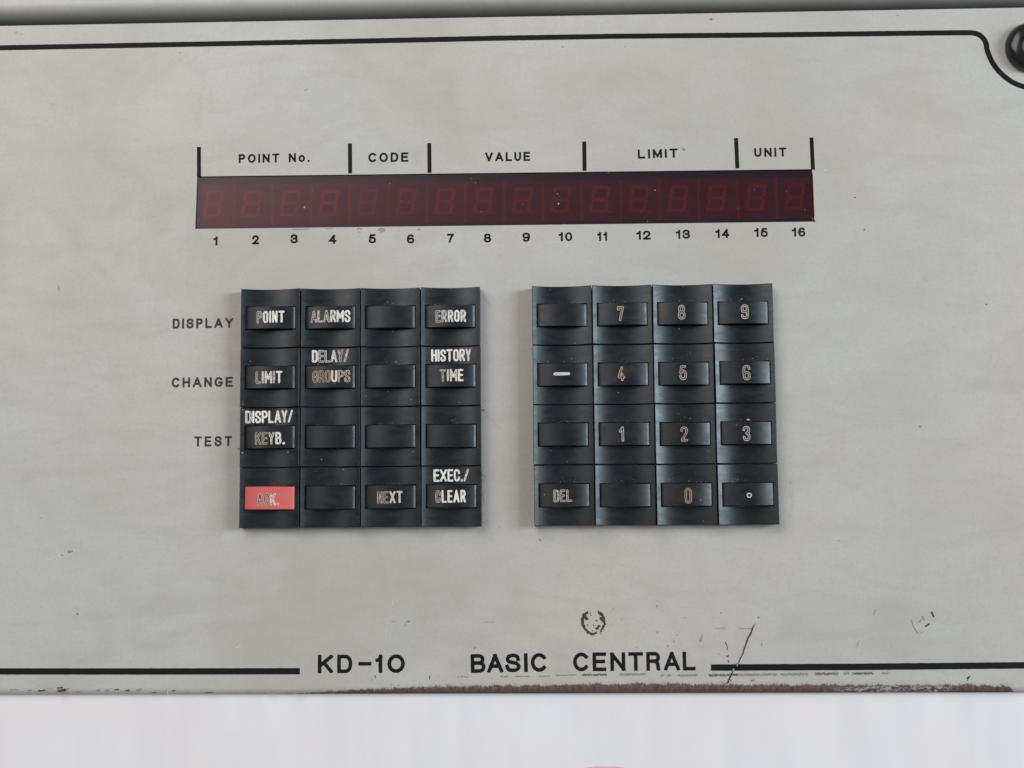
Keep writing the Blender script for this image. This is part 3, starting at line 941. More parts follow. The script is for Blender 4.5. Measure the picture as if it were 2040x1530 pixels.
# legends: text, left, right, top, bottom in photo pixels, on the cap?, wear per letter, warm per letter, label
KL = {
 ('L', 0, 0): [('POINT', 511, 566.2, 619.5, 643.8, 1, (.62, .1, .1, .15, .3), (.1,) * 5)],
 ('L', 1, 0): [('ALARMS', 618, 697, 618.2, 642.6, 1, (.55, .52, .60, .45, .42, .35), (.35, .25, .15, .1, .1, .1))],
 ('L', 3, 0): [('ERROR', 867.8, 928.3, 617.8, 642.2, 1, (.60, .50, .42, .28, .45), (.15, .15, .1, .05, .05))],
 ('L', 0, 1): [('LIMIT', 509, 562.3, 739.6, 764.2, 1, (.60, .45, .45, .55, .40), (.3, .2, .1, .1, .1))],
 ('L', 1, 1): [('DELAY/', 622, 695.5, 697.6, 722.4, 0, (.40, .58, .60, .45, .62, .50), (.1,) * 6),
               ('GROUPS', 622, 697.2, 738, 762.4, 1, (.60, .62, .60, .22, .52, .60), (.75, .9, .85, .3, .7, .5))],
 ('L', 3, 1): [('HISTORY', 859.3, 938.9, 696, 720.8, 0, (.35, .40, .12, .28, .30, .35, .40), (.05,) * 7),
               ('TIME', 876, 923.2, 735.6, 760.2, 1, (.52, .40, .45, .25), (.6, .5, .3, .1))],
 ('L', 0, 2): [('DISPLAY/', 490, 584.7, 818.8, 843.6, 0, (.50, .20, .25, .12, .15, .25, .25, .30), (.0,) * 8),
               ('KEYB.', 507.4, 566.8, 861.3, 885.8, 1, (.66, .64, .50, .42, .45), (.5, .6, .3, .1, .0))],
 ('L', 0, 3): [('ACK.', 510.8, 555.6, 983.2, 1007.2, 1, (.60, .64, .48, .55), (.4, .5, .1, .3))],
 ('L', 2, 3): [('NEXT', 751, 801.8, 978.8, 1003.2, 1, (.56, .60, .40, .42), (.8, .85, .5, .5))],
 ('L', 3, 3): [('EXEC./', 863.8, 934.6, 935.2, 959.9, 0, (.40, .15, .12, .25, .50, .45), (.0,) * 6),
               ('CLEAR', 867.6, 928, 976.8, 1001.9, 1, (.62, .12, .12, .12, .30), (.5, .0, .0, .0, .1))],
 ('R', 1, 0): [('7', 1229.8, 1243.2, 610, 639.2, 1, (.80,), (.45,))],
 ('R', 2, 0): [('8', 1350.8, 1365.6, 607, 636.8, 1, (.72,), (.45,))],
 ('R', 3, 0): [('9', 1477, 1491.7, 606.3, 635.5, 1, (.68,), (.35,))],
 ('R', 0, 1): [('-', 1102.5, 1135.2, 740, 750, 1, (.42,), (.15,))],
 ('R', 1, 1): [('4', 1231.4, 1245.8, 729.8, 758.8, 1, (.80,), (.55,))],
 ('R', 2, 1): [('5', 1354.2, 1368.7, 727.8, 757.3, 1, (.72,), (.55,))],
 ('R', 3, 1): [('6', 1480.3, 1495.2, 727, 757.3, 1, (.70,), (.6,))],
 ('R', 1, 2): [('1', 1233.8, 1245.2, 849.6, 879.6, 1, (.80,), (.3,))],
 ('R', 2, 2): [('2', 1356, 1370.4, 849.6, 879.2, 1, (.85,), (.7,))],
 ('R', 3, 2): [('3', 1480.5, 1495.2, 848.6, 878.4, 1, (.74,), (.3,))],
 ('R', 0, 3): [('DEL', 1102.8, 1139.2, 975.7, 1000.3, 1, (.55, .62, .60), (.4, .5, .4))],
 ('R', 2, 3): [('0', 1364.4, 1378.8, 972.2, 1003, 1, (.80,), (.9,))],
 ('R', 3, 3): [('o', 1487.4, 1498, 979.0, 991.8, 1, (.42,), (.3,))],
}
BROWN = {('R', 1, 1), ('R', 2, 3)}
capr = random.Random(11)
tiltr = random.Random(23)
KEYPOS = {}
for pad in 'LR':
    for j in range(4):
        for i in range(4):
            cx, cy = key_center(pad, i, j)
            KEYPOS[(pad, i, j)] = (cx, cy)
            hx, hy = cx + capr.uniform(-.05, .05), cy + capr.uniform(-.05, .05)
            kh = link('key_housing', HM, panel, None, (hx * MM, hy * MM, 0))
            kh.rotation_euler = (0, tiltr.uniform(-.010, .010), tiltr.uniform(-.004, .004))
            red = (pad, i, j) == ('L', 0, 3)
            cmesh = CM_R if red else (CM_B if (pad, i, j) in BROWN else CM)
            dz = capr.uniform(-0.12, 0.08)
            cyo = -0.02 - 0.0 * j
            kc = link('key_cap', cmesh, kh, None, (0.02 * MM, cyo * MM, dz * MM))
            kc.rotation_euler = (capr.uniform(-.012, .012), 0, capr.uniform(-.006, .006))
            legends = KL.get((pad, i, j), [])
            if legends:
                t_ = ' '.join(l[0] for l in legends)
                t_ = {'-': 'a dash', 'o': 'a small ring'}.get(t_, '"%s"' % t_)
                kh['label'] = 'black key marked ' + t_ if not red else 'key with a red cap marked "ACK."'
            if red:
                kc['label'] = 'faded red cap'
            for (tx, x0, x1, yt, yb, oncap, we, wa) in legends:
                zl = z_cap(0) if oncap else z_house(0) + 0.3
                if not oncap:
                    zl = z_house(0) + 0.35
                A, B = at(x0, yb, zl), at(x1, yb - 0.010 * (x1 - x0), zl)
                k = (B[0] - A[0]) / (x1 - x0)
                single = len(tx) == 1
                hwp = 2.25 if single else 2.0
                if tx == '-':
                    hwp = 3.0
                if tx == 'o':
                    hwp = 1.15
                lx, ly = A[0] - hx, A[1] - hy
                if oncap:
                    zf = (lambda a, b, lx=lx, dz=dz: z_cap(lx + a) + dz + 0.055)
                else:
                    zf = (lambda a, b, lx=lx: z_house(lx + a) + 0.045)
                me = text_mesh('legend', tx, (x1 - x0) * k, (yb - yt) * k, hwp * k, False, 1.0 * k if len(tx) > 5 else 1.7 * k,
                               wears=we, warms=wa, zfun=zf, relief=-0.02, step=0.42 * k)
                lo_ = link('legend', me, kh, M_LET, (lx * MM, ly * MM, 0))
                lo_.rotation_euler = (0, 0, 0.010)

# dust flecks on keys and display, tiny flat chips
def fleck_stuff():
    V, F = [], []
    r = random.Random(3)
    def chip(px, py, a, b, rot, z):
        x, y, _ = at(px, py, z)
        o = len(V)
        n = 6
        for k in range(n):
            t = 2 * math.pi * k / n
            rr = r.uniform(.6, 1.1)
            u, v = a * rr * math.cos(t), b * rr * math.sin(t)
            V.append((x + u * math.cos(rot) - v * math.sin(rot), y + u * math.sin(rot) + v * math.cos(rot), z))
        V.append((x, y, z + 0.05))
        for k in range(n):
            F.append((o + k, o + (k + 1) % n, o + n))
    def zat(px, py):
        """height of the key surface under a photo pixel"""
        for z0 in (HK - 0.5,):
            x, y, _ = at(px, py, z0)
            for c, (cx, cy) in KEYPOS.items():
                if abs(x - cx) < HHW and abs(y - cy) < HHW:
                    if abs(x - cx) < CAPW and abs(y - cy) < CAPH:
                        return z_cap(x - cx) + 0.10
                    return z_house(x - cx) + 0.05
        return None
    spots = [(574.7, 595.7, .12, .08, 0), (638.4, 606, .06, .22, .1), (498.7, 719.7, .33, .10, .3), (783, 604.5, .14, .1, 0),
             (788.8, 720.6, .10, .32, -.2), (914.6, 801, .12, .1, 0), (772.7, 780, .08, .30, 0), (728.5, 789, .2, .12, -.5),
             (483, 902, .30, .14, .1), (573.9, 901, .26, .12, 0), (684.3, 935.6, .30, .12, -.2), (629, 939, .1, .1, 0),
             (483, 816.5, .26, .12, -.5), (483.8, 806, .12, .10, 0), (484, 802.5, .16, .07, .2), (484, 799, .16, .07, .2),
             (907.8, 835, .12, .08, 0), (771, 928.6, .16, .12, 0), (1096, 576.5, .10, .10, 0), (1091.5, 720.5, .40, .08, -.8),
             (1138.6, 714, .34, .08, .9), (1281, 643, .18, .10, .9), (1145.3, 683.6, .16, .14, 0), (1232, 782, .20, .14, 0),
             (1306.8, 576, .14, .10, .5), (1361, 570.5, .16, .10, 0), (1433.4, 580, .14, .14, 0), (1477.6, 595.4, .24, .14, -.4),
             (1352.7, 655, .24, .16, -.8), (1374.8, 701.5, .10, .10, 0), (1499.6, 714, .10, .16, 0), (1068, 941, .12, .12, 0),
             (1130, 920, .12, .10, 0), (1490.3, 836.2, .66, .26, .05), (1351.8, 824.6, .22, .08, -.4), (1375, 833.5, .3, .06, -.3),
             (1401, 1038, .16, .16, 0), (1411, 899, .10, .10, 0), (1459, 959.4, .18, .10, .2), (1465.7, 953, .12, .08, .8),
             (1469, 950, .06, .16, 0), (1097, 898, .2, .1, .2), (1334, 956, .22, .08, .3), (1373, 958, .16, .10, 0),
             (586, 667, .06, .05, 0), (860, 575.5, .12, .08, 0), (898, 575.5, .16, .08, 0), (940, 692, .1, .1, 0)]
    for s in spots:
        z = zat(s[0], s[1])
        if z:
            chip(*s, z)
    # fine dust gathered just above each cap
    for c, (cx, cy) in KEYPOS.items():
        for _ in range(7 if c[0] == 'L' else 12):
            x = cx + r.gauss(0, 3.4); y = cy + CAPH + 0.32 + abs(r.gauss(0, 0.7))
            if abs(x - cx) > 8.5:
                continue
            o = len(V); z = z_house(x - cx) + 0.03
            s = r.uniform(.02, .075)
            el = r.uniform(1, 3)
            V.extend([(x - s * el, y, z), (x, y - s * .8, z), (x + s * el, y + .02, z), (x, y + s, z + 0.03)])
            F.append((o, o + 1, o + 2, o + 3))
        for _ in range(4):
            x = cx + r.uniform(-8.6, 8.6); y = cy + r.choice([r.uniform(-8.8, -4.5), r.uniform(4.5, 8.8)])
            o = len(V); z = z_house(x - cx) + 0.03; s = r.uniform(.02, .06)
            V.extend([(x - s, y, z), (x, y - s, z), (x + s, y, z), (x, y + s, z + 0.03)])
            F.append((o, o + 1, o + 2, o + 3))
    # display
    for px, py, a, b, rot in ((938, 356, .28, .08, -.9), (947, 364, .12, .2, .5), (958.5, 421.5, .10, .26, -.3), (1111, 386, .14, .2, .2),
                              (1305, 379, .22, .22, 0), (1114, 391, .1, .1, 0), (799.5, 401, .14, .12, 0), (1567, 381, .05, .24, 0),
                              (1502.6, 378, .05, .2, 0), (1603.5, 418.5, .05, .34, 0), (1123, 447, .3, .08, .2), (623.5, 379, .05, .3, .1),
                              (543, 373, .05, .15, 0), (1290, 441, .2, .08, 0), (1042, 406.5, .05, .3, 0), (777, 365, .3, .1, .2),
                              (1471, 415, .08, .08, 0), (1004, 344.5, .3, .08, -.2), (1212, 343.5, .3, .08, .3)):
        chip(px, py, a, b, rot, -0.42)
    me = mesh('dust', V, F)
    o = link('dust', me, panel, M_DUST)
    o['kind'] = 'stuff'
fleck_stuff()

# ------------------------------------------------------------------ screws
def lathe(profile, n=56):
    V, F = [], []
    for r_, z in profile:
        for k in range(n):
            a = 2 * math.pi * k / n
            V.append((r_ * math.cos(a), r_ * math.sin(a), z))
    for q in range(len(profile) - 1):
        for k in range(n):
            a, b = q * n + k, q * n + (k + 1) % n
            F.append((a, b, b + n, a + n))
    F.append(tuple(range(len(V) - n, len(V))))
    return V, F
ring_prof = [(8.0, 0.0), (8.2, 0.6), (8.15, 1.6), (7.8, 2.6), (7.1, 3.4), (6.1, 4.0), (5.1, 4.35), (4.5, 4.4), (4.15, 4.1), (4.05, 3.2), (4.0, 0.6), (3.9, 0.3), (2.8, 0.3)]
head_prof = [(3.8, 0.3), (3.85, 1.2), (3.75, 1.8), (3.4, 2.25), (2.6, 2.6), (1.6, 2.75)]
sc = at(2056.5, 91.5, 2.4)
V_, F_ = lathe(ring_prof); ring_me = mesh('washer', V_, F_, smooth=40); ring_me.materials.append(M_RUBBER)
V_, F_ = lathe(head_prof, 40)
# cross slot ring cut as a shallow bar set into the head
head_me = mesh('screw_head', V_, F_, smooth=40); head_me.materials.append(M_STEEL)
slot_me = mesh('screw_slot', [(-2.3, -.4, 2.77), (2.3, -.4, 2.77), (2.3, .4, 2.77), (-2.3, .4, 2.77), (-2.3, -.4, 2.3), (2.3, -.4, 2.3), (2.3, .4, 2.3), (-2.3, .4, 2.3)],
               [(0, 1, 2, 3), (0, 4, 5, 1), (1, 5, 6, 2), (2, 6, 7, 3), (3, 7, 4, 0)]); slot_me.materials.append(M_BOARD_SHADE)
for sx, sy in ((sc[0], sc[1]), (2 * XM - sc[0], sc[1] - 4.6)):
    s = bpy.data.objects.new('screw', None)
    C.objects.link(s); s.parent = panel
    s.location = (sx * MM, sy * MM, 0)
    link('washer', ring_me, s); link('screw_head', head_me, s); q = link('screw_slot', slot_me, s)
    q.rotation_euler = (0, 0, 0.6)

# ------------------------------------------------------------------ wear marks
def mark(name, strokes, mat, amp=0.5, freq=2.2, seed=0, z=0.045, step=None, erode=0.0, label=None, parent=None, seg_px=1.0):
    """irregular chip or scratch: strokes = [(points px, half width px or (w0, w1))]; built as a thin sheet on the panel face"""
    pts = []
    for P, wd in strokes:
        Q = [at(*p)[:2] for p in P]
        w0, w1 = (wd if isinstance(wd, tuple) else (wd, wd))
        pts.append((Q, w0 / PXMM, w1 / PXMM))
    allp = np.array([p for Q, _, _ in pts for p in Q])
    wm = max(max(a, b) for _, a, b in pts)
    pad = wm * 1.8 + 0.1
    x0, y0 = allp.min(0) - pad; x1, y1 = allp.max(0) + pad
    step = step or max(0.055, min(0.12, wm / 2.5))
    xs = np.arange(x0, x1 + step, step); ys = np.arange(y0, y1 + step, step)
    X, Y = np.meshgrid(xs, ys)
    D = np.full(X.shape, 1e9)
    for Q, wa, wb in pts:
        L = [0.0]
        for a, b in zip(Q[:-1], Q[1:]):
            L.append(L[-1] + float(np.linalg.norm(b - a)))
        tot = max(L[-1], 1e-6)
        if len(Q) == 1:
            D = np.minimum(D, np.hypot(X - Q[0][0], Y - Q[0][1]) - wa)
        for k in range(len(Q) - 1):
            a, b = Q[k], Q[k + 1]
            l = L[k + 1] - L[k]
            if l < 1e-9:
                continue
            u = (b - a) / l
            U = np.clip((X - a[0]) * u[0] + (Y - a[1]) * u[1], 0, l)
            d = np.hypot(X - a[0] - U * u[0], Y - a[1] - U * u[1])
            D = np.minimum(D, d - (wa + (wb - wa) * (L[k] + U) / tot))
    near = D < wm * 1.5
    Nn = np.zeros(X.shape)
    for j, i in zip(*np.nonzero(near)):
        Nn[j, i] = nz(X[j, i], Y[j, i], seed, freq) + 0.6 * nz(X[j, i], Y[j, i], seed + 5, freq * 2.3)
    D = D + (Nn * amp + erode) * wm
    v, f, fv = field_mesh(D, xs, ys)
    if not f:
        return None
    me = mesh(name, [(a, b, z) for a, b in v], f)
    return link(name, me, parent or panel, mat, label=label)

# ring of chipped paint with rust, left of centre below the right keypad (photo px)
def Z4(x, y):
    return (1100 + x / 4.25, 1180 + y / 4.25)
def Z5(x, y):
    return (1560 + x / 4.25, 1180 + y / 4.25)
mark('rust_ring', [([Z4(296, 172), Z4(270, 190), Z4(256, 225), Z4(258, 265), Z4(275, 305), Z4(300, 335), Z4(335, 355), Z4(375, 345)], (3.0, 2.4)),
                   ([Z4(268, 205), Z4(292, 222)], 3.6), ([Z4(400, 172), Z4(425, 195), Z4(440, 235), Z4(443, 270), Z4(425, 305), Z4(412, 330)], (3.4, 1.8)),
                   ([Z4(408, 215), Z4(430, 245)], 2.2), ([Z4(375, 308), Z4(400, 285)], 2.2), ([Z4(320, 180), Z4(332, 192)], .9),
                   ([Z4(305, 278)], 1.3), ([Z4(350, 280)], 1.0), ([Z4(378, 242)], 1.0), ([Z4(340, 322)], 1.2), ([Z4(415, 345)], 1.1)],
     M_RUST, 0.7, 2.6, 1, label='ring of chipped paint below the right keypad')
mark('rust_ring', [([Z5(1090, 235), Z5(1098, 280), Z5(1120, 315), Z5(1140, 342)], (0.7, 1.3)), ([Z5(1165, 344), Z5(1185, 344)], .7)],
     M_SCUFF, 0.5, 2.6, 2, label='faint partial ring near the lower right')
mark('paint_chip', [([Z5(1260, 172), Z5(1275, 205)], (2.0, 1.5)), ([Z5(1205, 288), Z5(1236, 268)], (1.5, 1.7))], M_DARK, 0.5, 2.6, 3)
mark('tan_deposit', [([Z5(1183, 210), Z5(1198, 235)], (2.6, 1.0)), ([Z5(1150, 252), Z5(1170, 235)], 1.4)], M_TAN, 0.5, 2.6, 4)
# diagonal scratch through the lower right border line
mark('scratch', [([Z4(1698, 298), Z4(1690, 330), Z4(1660, 385), Z4(1640, 440), Z4(1615, 515), Z4(1590, 570), Z4(1566, 618)], (1.7, 1.0)),
                 ([Z4(1722, 266), Z4(1700, 298)], (.6, 1.0))], M_DARK, 0.5, 2.4, 5, z=0.075, label='dark diagonal scratch ending at the border line')
mark('scratch', [([Z4(1566, 608), Z4(1566, 626)], (2.2, .6)), ([Z4(1536, 652), Z4(1530, 664)], (1.8, 1.4))], M_SCUFF, 0.3, 2.0, 6, z=0.085)
mark('scratch', [([Z4(1532, 662), Z4(1518, 700), Z4(1500, 728), Z4(1488, 768)], (1.3, 1.9)), ([Z4(1500, 728), Z4(1512, 750)], 1.0)], M_DARK, 0.6, 2.4, 7)
mark('paint_chip', [([Z4(1748, 212)], 2.2)], M_SCUFF, 0.8, 3, 8)
mark('paint_chip', [([Z4(1256, 412), Z4(1270, 362)], (2.0, .5))], M_SCUFF, 0.5, 3, 9)
mark('scratch', [([Z4(1468, 425), Z4(1482, 455), Z4(1482, 485)], (.8, 1.0)), ([Z4(1476, 540), Z4(1492, 545)], 1.0), ([Z4(1490, 578), Z4(1492, 592)], 1.1),
                 ([Z4(1490, 530), Z4(1490, 550)], .7)], M_DARK, 0.6, 3, 10)
mark('scuff', [([Z4(1385, 304), Z4(1465, 302)], .7), ([Z4(1585, 306), Z4(1680, 306)], .6)], M_SCUFF, 0.9, 3, 11)
mark('paint_chip', [([Z4(1430, 174)], 1.4), ([Z4(1408, 216)], .8), ([Z4(518, 142)], 1.1), ([Z4(980, 455)], 1.6), ([Z4(1058, 363)], 1.0),
                    ([Z4(1082, 337)], 1.0), ([Z4(714, 465)], 1.0), ([Z4(1125, 217)], .9), ([Z4(890, 330), Z4(892, 350)], .8), ([Z4(885, 110), Z4(887, 128)], .8)],
     M_SCUFF, 0.7, 3, 12)
mark('scuff', [([Z4(580, 226), Z4(592, 226)], .6), ([Z4(1030, 410), Z4(1034, 430)], .6), ([Z4(1412, 524)], 1.0), ([Z4(1770, 430), Z4(1775, 450)], .8)], M_SCUFF, 0.7, 3, 13)
# broken line of dark scuffs under the large lettering
runs = [(913, 915), (925, 931), (999, 1008), (1009, 1012), (1028, 1054), (1075, 1095), (1109, 1129), (1133, 1148), (1162, 1207), (1235, 1250),
        (1252, 1285), (1318, 1321), (1331, 1334), (1352, 1387), (1414, 1467), (1470, 1546), (1556, 1608), (1625, 1668), (1683, 1690), (1700, 1738), (1760, 1768)]
rr_ = random.Random(8)
for k, (a, b) in enumerate(runs):
    y = 1347.5 - (a - 900) * 0.0115 + (1.5 if a < 1100 else 0)
    y2 = 1347.5 - (b - 900) * 0.0115 + (1.5 if a < 1100 else 0)
    if a > 1300:
        y += 3.5; y2 += 3.5
    hwp = 1.3 if a < 1150 else (2.1 if a < 1300 else 2.6)
    mark('scuff', [([(a, y), (b, y2)], hwp)], M_MID if k in (8, 14, 17, 19) else M_SCUFF, 1.7, 3.2, 20 + k, erode=0.22)
# specks and chips over the rest of the panel: (x, y, half length, half width, angle deg, material)
sp = [(856, 1349.5, 3.2, .9, 88, M_DARK), (748, 1348, 2.2, 1.1, -60, M_DARK), (741, 1353.5, 1.6, 1.1, 50, M_SCUFF), (920.5, 1347.5, 1.8, .8, 80, M_DARK),
      (945, 1291, 2.6, .8, 75, M_SCUFF), (949, 1289.5, 1.5, .7, 30, M_SCUFF), (1063, 1299, 1, .8, 0, M_SCUFF), (780, 1363, 2, .8, 45, M_SCUFF),
      (794, 1365.5, 1.6, 1, 0, M_SCUFF), (889, 1363, 1.5, .8, 70, M_SCUFF), (921, 1362, 1.2, 1, 0, M_SCUFF), (1500, 1355.5, 3.2, 2.0, 20, M_SCUFF),
      (1930, 1349, 3.0, 2.0, 40, M_DARK), (1928.5, 1353, 2.6, .8, 62, M_DARK), (117, 575, 6.5, .45, -78, M_DARK), (141, 1099, 3.6, 2.6, 10, M_SCUFF),
      (124, 1106, 1.8, 1.1, 0, M_SCUFF), (155, 1223, 1.6, 1.0, 80, M_SCUFF), (359, 105, 1.0, 1.3, 0, M_SCUFF), (610, 179, 2.6, 1.0, 25, M_SCUFF),
      (1121.5, 93.5, 1.1, .9, 0, M_DARK), (1418, 38.5, .8, 3.2, 5, M_SCUFF), (1363, 298, 1.0, 3.0, -12, M_SCUFF), (1703, 393.5, 1.5, .9, -10, M_DARK),
      (1722, 457, 1.6, .9, 70, M_DARK), (1965.5, 606, 1.4, 1.1, 0, M_DARK), (1833.5, 850, 1.6, 1.0, 0, M_DARK), (1076, 1076, 1.8, 1.2, -50, M_DARK),
      (1672, 1077, 1.5, .7, 0, M_SCUFF), (1742.5, 1219, 5.2, .6, 72, M_SCUFF), (1709, 1282, 4.5, .5, 68, M_SCUFF), (1716, 1302, 5.5, .5, 72, M_FAINT),
      (1789, 31, 1.2, 1, 0, M_SCUFF), (1998, 1355, 1.5, .8, 0, M_SCUFF), (34, 64.5, 1.8, 3.0, 10, M_FAINT), (44, 68, 1.2, 2.2, 0, M_FAINT),
      (105, 208, 2.5, 2.5, 0, M_FAINT), (82, 1032, 1.0, 1, 0, M_SCUFF), (969, 1239, 5, .6, 4, M_SCUFF), (785, 1238, 4.5, .7, -10, M_SCUFF), (808, 1243, 5, .5, 75, M_SCUFF),
      (815, 1238, .8, 2.8, 0, M_SCUFF), (981, 1239, 4, .6, 5, M_SCUFF), (154, 1383 - 160, 1, 1, 0, M_SCUFF), (42, 1275, 3, .5, 0, M_FAINT),
      (96, 1367.8, .01, .01, 0, M_DARK), (1889, 606, .9, .9, 0, M_FAINT), (1246, 93, .9, .9, 0, M_SCUFF), (963, 579.5, 1.6, .5, -5, M_SCUFF),
      (963.5, 817, 2.0, 1.6, 0, M_DARK), (994, 1050, .9, .7, 0, M_SCUFF)]
for k, (x, y, hl, hw_, an, mt) in enumerate(sp):
    if hl < 0.1:
        continue
    c_, s_ = math.cos(math.radians(an)) * hl, -math.sin(math.radians(an)) * hl
    mark('speck', [([(x - c_, y - s_), (x + c_, y + s_)], (hw_, hw_ * .6))], mt, 0.5, 3, 60 + k)
# chips on the rolled lower edge at the left
for k, (x, y, hl, hw_) in enumerate([(28, 1374, 9, .6), (60, 1375, 4, .6), (83, 1375.5, 6, 1.4), (96, 1372, 8, .5), (120, 1370, 5, 1.2), (124, 1375.5, 6, 2.4), (132, 1373, 3, 1.8),
                                     (158, 1377.5, 6, 1.3), (196, 1375, 2, .8), (214, 1375, 2, 1), (232, 1374, 4, 1.2), (254, 1375.5, 3, 1.2), (277, 1374, 4, 1.4), (306, 1380, 4, .7),
                                     (346, 1375.5, 2.2, .9), (374, 1379.5, 3, .6), (418, 1379.5, 8, .7), (496, 1378, 3, 1), (536, 1380, 7, 1.2), (570, 1377.5, 3, 1.2),
                                     (590, 1380, 6, 1.6)]):
    zz = -0.02 if y < 1372 else (-0.16 if y < 1377 else -0.55)
    m_ = mark('paint_chip', [([(x - hl, y + .5), (x + hl, y - .5)], hw_)], M_SCUFF if k % 3 == 0 or x > 480 else M_DARK, 0.9, 2.5, 120 + k, z=zz + 0.2)
# pale long scratches and stains
pale = [([(785, 1190), (778, 1215), (770, 1252), (766, 1300)], .45), ([(1590, 1000), (1597, 940)], .35), ([(478, 1286), (471, 1290)], .9), ([(1640, 1000), (1760, 1075)], .3),
        ([(1755, 1063), (1733, 1053)], .5), ([(255, 1200), (262, 1330)], .4), ([(80, 1120), (150, 1097)], .8), ([(1540, 780), (1568, 880), (1570, 930)], .4),
        ([(1650, 870), (1580, 950), (1555, 1010)], .3), ([(430, 1245), (490, 1205)], .4), ([(745, 545), (910, 525)], .35), ([(1905, 640), (1880, 665)], .4), ([(333, 1300), (334, 1385)], .4)]
for k, (P, wd) in enumerate(pale):
    mark('pale_scratch', [(P, wd)], M_PALE, 0.9, 2.0, 160 + k, z=0.03, step=0.07)
mark('pale_scratch', [([(1644, 338.5), (1645, 339)], 1.8)], M_PALE, .3, 2, 190)
stain = [([(880, 186), (892, 181), (898, 183), (888, 190)], 2.2, M_FAINT), ([(1846, 553), (1860, 550)], 6.5, M_FAINT), ([(1110, 180), (1100, 190)], .01, M_FAINT)]
for k, (P, wd, mt) in enumerate(stain):
    if wd > .1:
        mark('stain', [(P, wd)], mt, 0.35, 1.2, 200 + k, z=0.03)
mark('stain', [([(270, 1062), (290, 1059), (295, 1066), (290, 1073), (270, 1075)], .8)], M_FAINT, 0.6, 2, 210, z=0.03)
# deposits under the display edge
mark('tan_deposit', [([(755, 457.5), (764, 456.5)], 2.2), ([(758, 462), (767, 459)], 1.2)], M_TAN, 1.0, 3.5, 220)
mark('tan_deposit', [([(712, 457), (716, 454.5), (721, 456.5)], .9), ([(714, 461.5), (718, 463)], .6)], M_SCUFF, .8, 3.5, 221)
mark('tan_deposit', [([(832, 459), (835, 455), (837, 459)], .9)], M_TAN, .8, 3.5, 222)
mark('dirt_line', [([(583, 454.3), (585, 457), (600, 456.5), (615, 456)], .8), ([(650, 456), (662, 455)], .7)], M_SCUFF, .9, 3.5, 223)
# brown cracks of dried dirt beside the right keypad
mark('dirt_line', [([(1047, 945), (1047, 962), (1044, 972), (1036, 981), (1025, 985)], (.7, 1.0))], M_FAINT, .7, 2.2, 230, z=0.04)
mark('dirt_line', [([(1047, 955), (1045, 972), (1036, 982)], .8)], M_FAINT, .8, 2.2, 231, z=0.05)
mark('dirt_line', [([(1058, 930), (1054, 960), (1054, 1000), (1051, 1035)], (1.4, 1.2))], M_FAINT, .9, 1.8, 232, z=0.05)
mark('dirt_line', [([(1010, 1010), (1030, 1012), (1042, 1022), (1046, 1035)], .9)], M_FAINT, .8, 2.2, 233, z=0.04)
# hairs and fluff along the left keypad
fl = [[(963, 692), (967, 688), (969, 682)], [(961, 815), (972, 829), (985, 842), (1001, 858)], [(963, 923), (968, 918), (974, 914)], [(962, 975), (966, 979), (962, 984), (965, 1003)],
      [(963, 802), (968, 796)], [(961, 945), (966, 950)], [(963, 1042), (972, 1036)], [(962, 955), (964, 958)], [(961, 585), (968, 598), (980, 612)]]
for k, P in enumerate(fl):
    mark('hair', [(P, .45)], M_FAINT if len(P) > 2 else M_SCUFF, .5, 2.5, 240 + k, z=0.06, step=0.06)
mark('hair', [([(473, 893), (477, 893.5), (479, 893)], .5), ([(474, 895.5), (479, 894)], .4)], M_GREEN, .4, 2.5, 260, z=0.3, step=0.06)
# darker corner blob at the lower right of the display
mark('dirt_line', [([(1619, 436), (1622, 440)], 2.4)], M_RUST, .6, 3, 261)
# thin brown edge at the right end of the display
mark('dirt_line', [([(1618.5, 345), (1622, 432)], .6)], M_RUST, .7, 3, 262)
# smear of grime beside the right keypad
for k, (P, wd) in enumerate([([(1576, 960), (1580, 1000), (1574, 1030)], 3.0), ([(1562, 1058), (1500, 1062)], 1.0)]):
    mark('stain', [(P, wd)], M_FAINT, 1.3, 1.6, 270 + k, z=0.03)

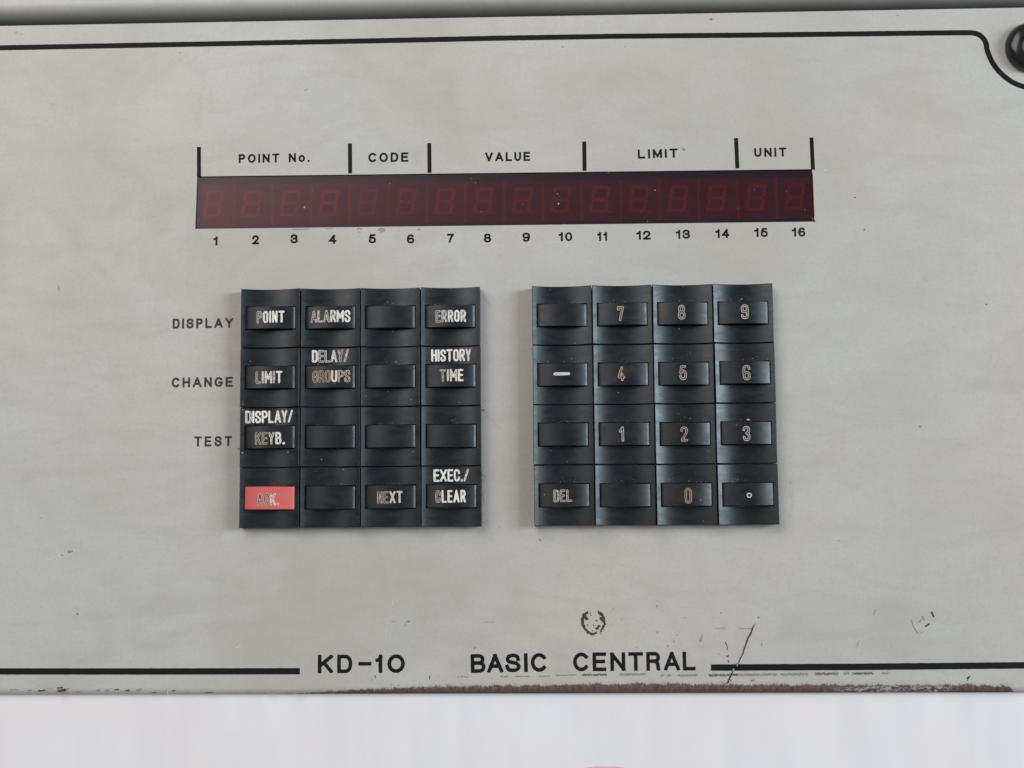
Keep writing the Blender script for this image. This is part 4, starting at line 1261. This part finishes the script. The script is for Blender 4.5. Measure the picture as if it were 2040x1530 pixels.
# ------------------------------------------------------------------ casing above the panel
def casing():
    d = (o_tr - o_tl)[:2]; d /= np.linalg.norm(d)
    n = np.array([-d[1], d[0]])
    a, b = o_tl[:2] + n * 0.12, o_tr[:2] + n * 0.12
    G = 2.5
    prof = [(0.0, -30.0), (G, -30.0)]
    Rw, Rd, zt = 4.6, 9.5, 0.6
    for k in range(0, 19):
        th = math.pi / 2 * k / 18
        prof.append((G + Rw * (1 - math.cos(th)), zt - Rd + Rd * math.sin(th)))
    prof += [(30, zt), (90, zt), (90.6, zt - 0.6), (90.6, -30.0)]
    V, F = [], []
    nxs = 40
    for k in range(nxs + 1):
        p = a + (b - a) * k / nxs
        for u, z in prof:
            w_ = 0.10 * nz(p[0], u, 4.0, 0.03)
            V.append((*(p + n * (u + w_)), z))
    m = len(prof)
    for k in range(nxs):
        for q in range(m - 1):
            i = k * m + q
            F.append((i, i + m, i + m + 1, i + 1))
    F.append(tuple(range(m))); F.append(tuple(reversed(range(nxs * m, nxs * m + m))))
    o = link('casing', mesh('casing', V, F, smooth=40), None, M_CASE)
    o['label'] = 'grey painted metal casing above the panel, its rounded lip sinking into a dark gap'
    o['category'] = 'casing'
casing()

# ------------------------------------------------------------------ white surface under it all
sheet = mesh('tabletop', [(-700, -560, ROOT_Z), (700, -560, ROOT_Z), (700, 0, ROOT_Z), (-700, 0, ROOT_Z)], [(0, 1, 2, 3)])
so = link('tabletop', sheet, None, M_SHEET)
so['kind'] = 'structure'
so['label'] = 'white painted surface that the panel lies on'
wo = link('wall', mesh('wall', [(-900, -800, -31), (900, -800, -31), (900, 800, -31), (-900, 800, -31)], [(0, 1, 2, 3)]), None, M_SHEET)
wo['kind'] = 'structure'
wo['label'] = 'pale surface behind the panel and casing'

# pink scrap just showing at the lower edge of the picture
P = [at(1172, 1528.5, ROOT_Z), at(1186, 1526.4, ROOT_Z), at(1228, 1526.6, ROOT_Z), at(1243, 1528.8, ROOT_Z), at(1243, 1600, ROOT_Z), at(1172, 1600, ROOT_Z)]
V_ = [(p[0], p[1], ROOT_Z + 0.15) for p in P] + [(p[0], p[1], ROOT_Z) for p in P]
F_ = [tuple(reversed(range(6)))] + [(k, (k + 1) % 6, 6 + (k + 1) % 6, 6 + k) for k in range(6)]
po = link('paper_label', mesh('paper_label', V_, F_), None, M_PINK)
po['label'] = 'pink paper label at the bottom edge of the picture, on the white surface'
po['category'] = 'label'
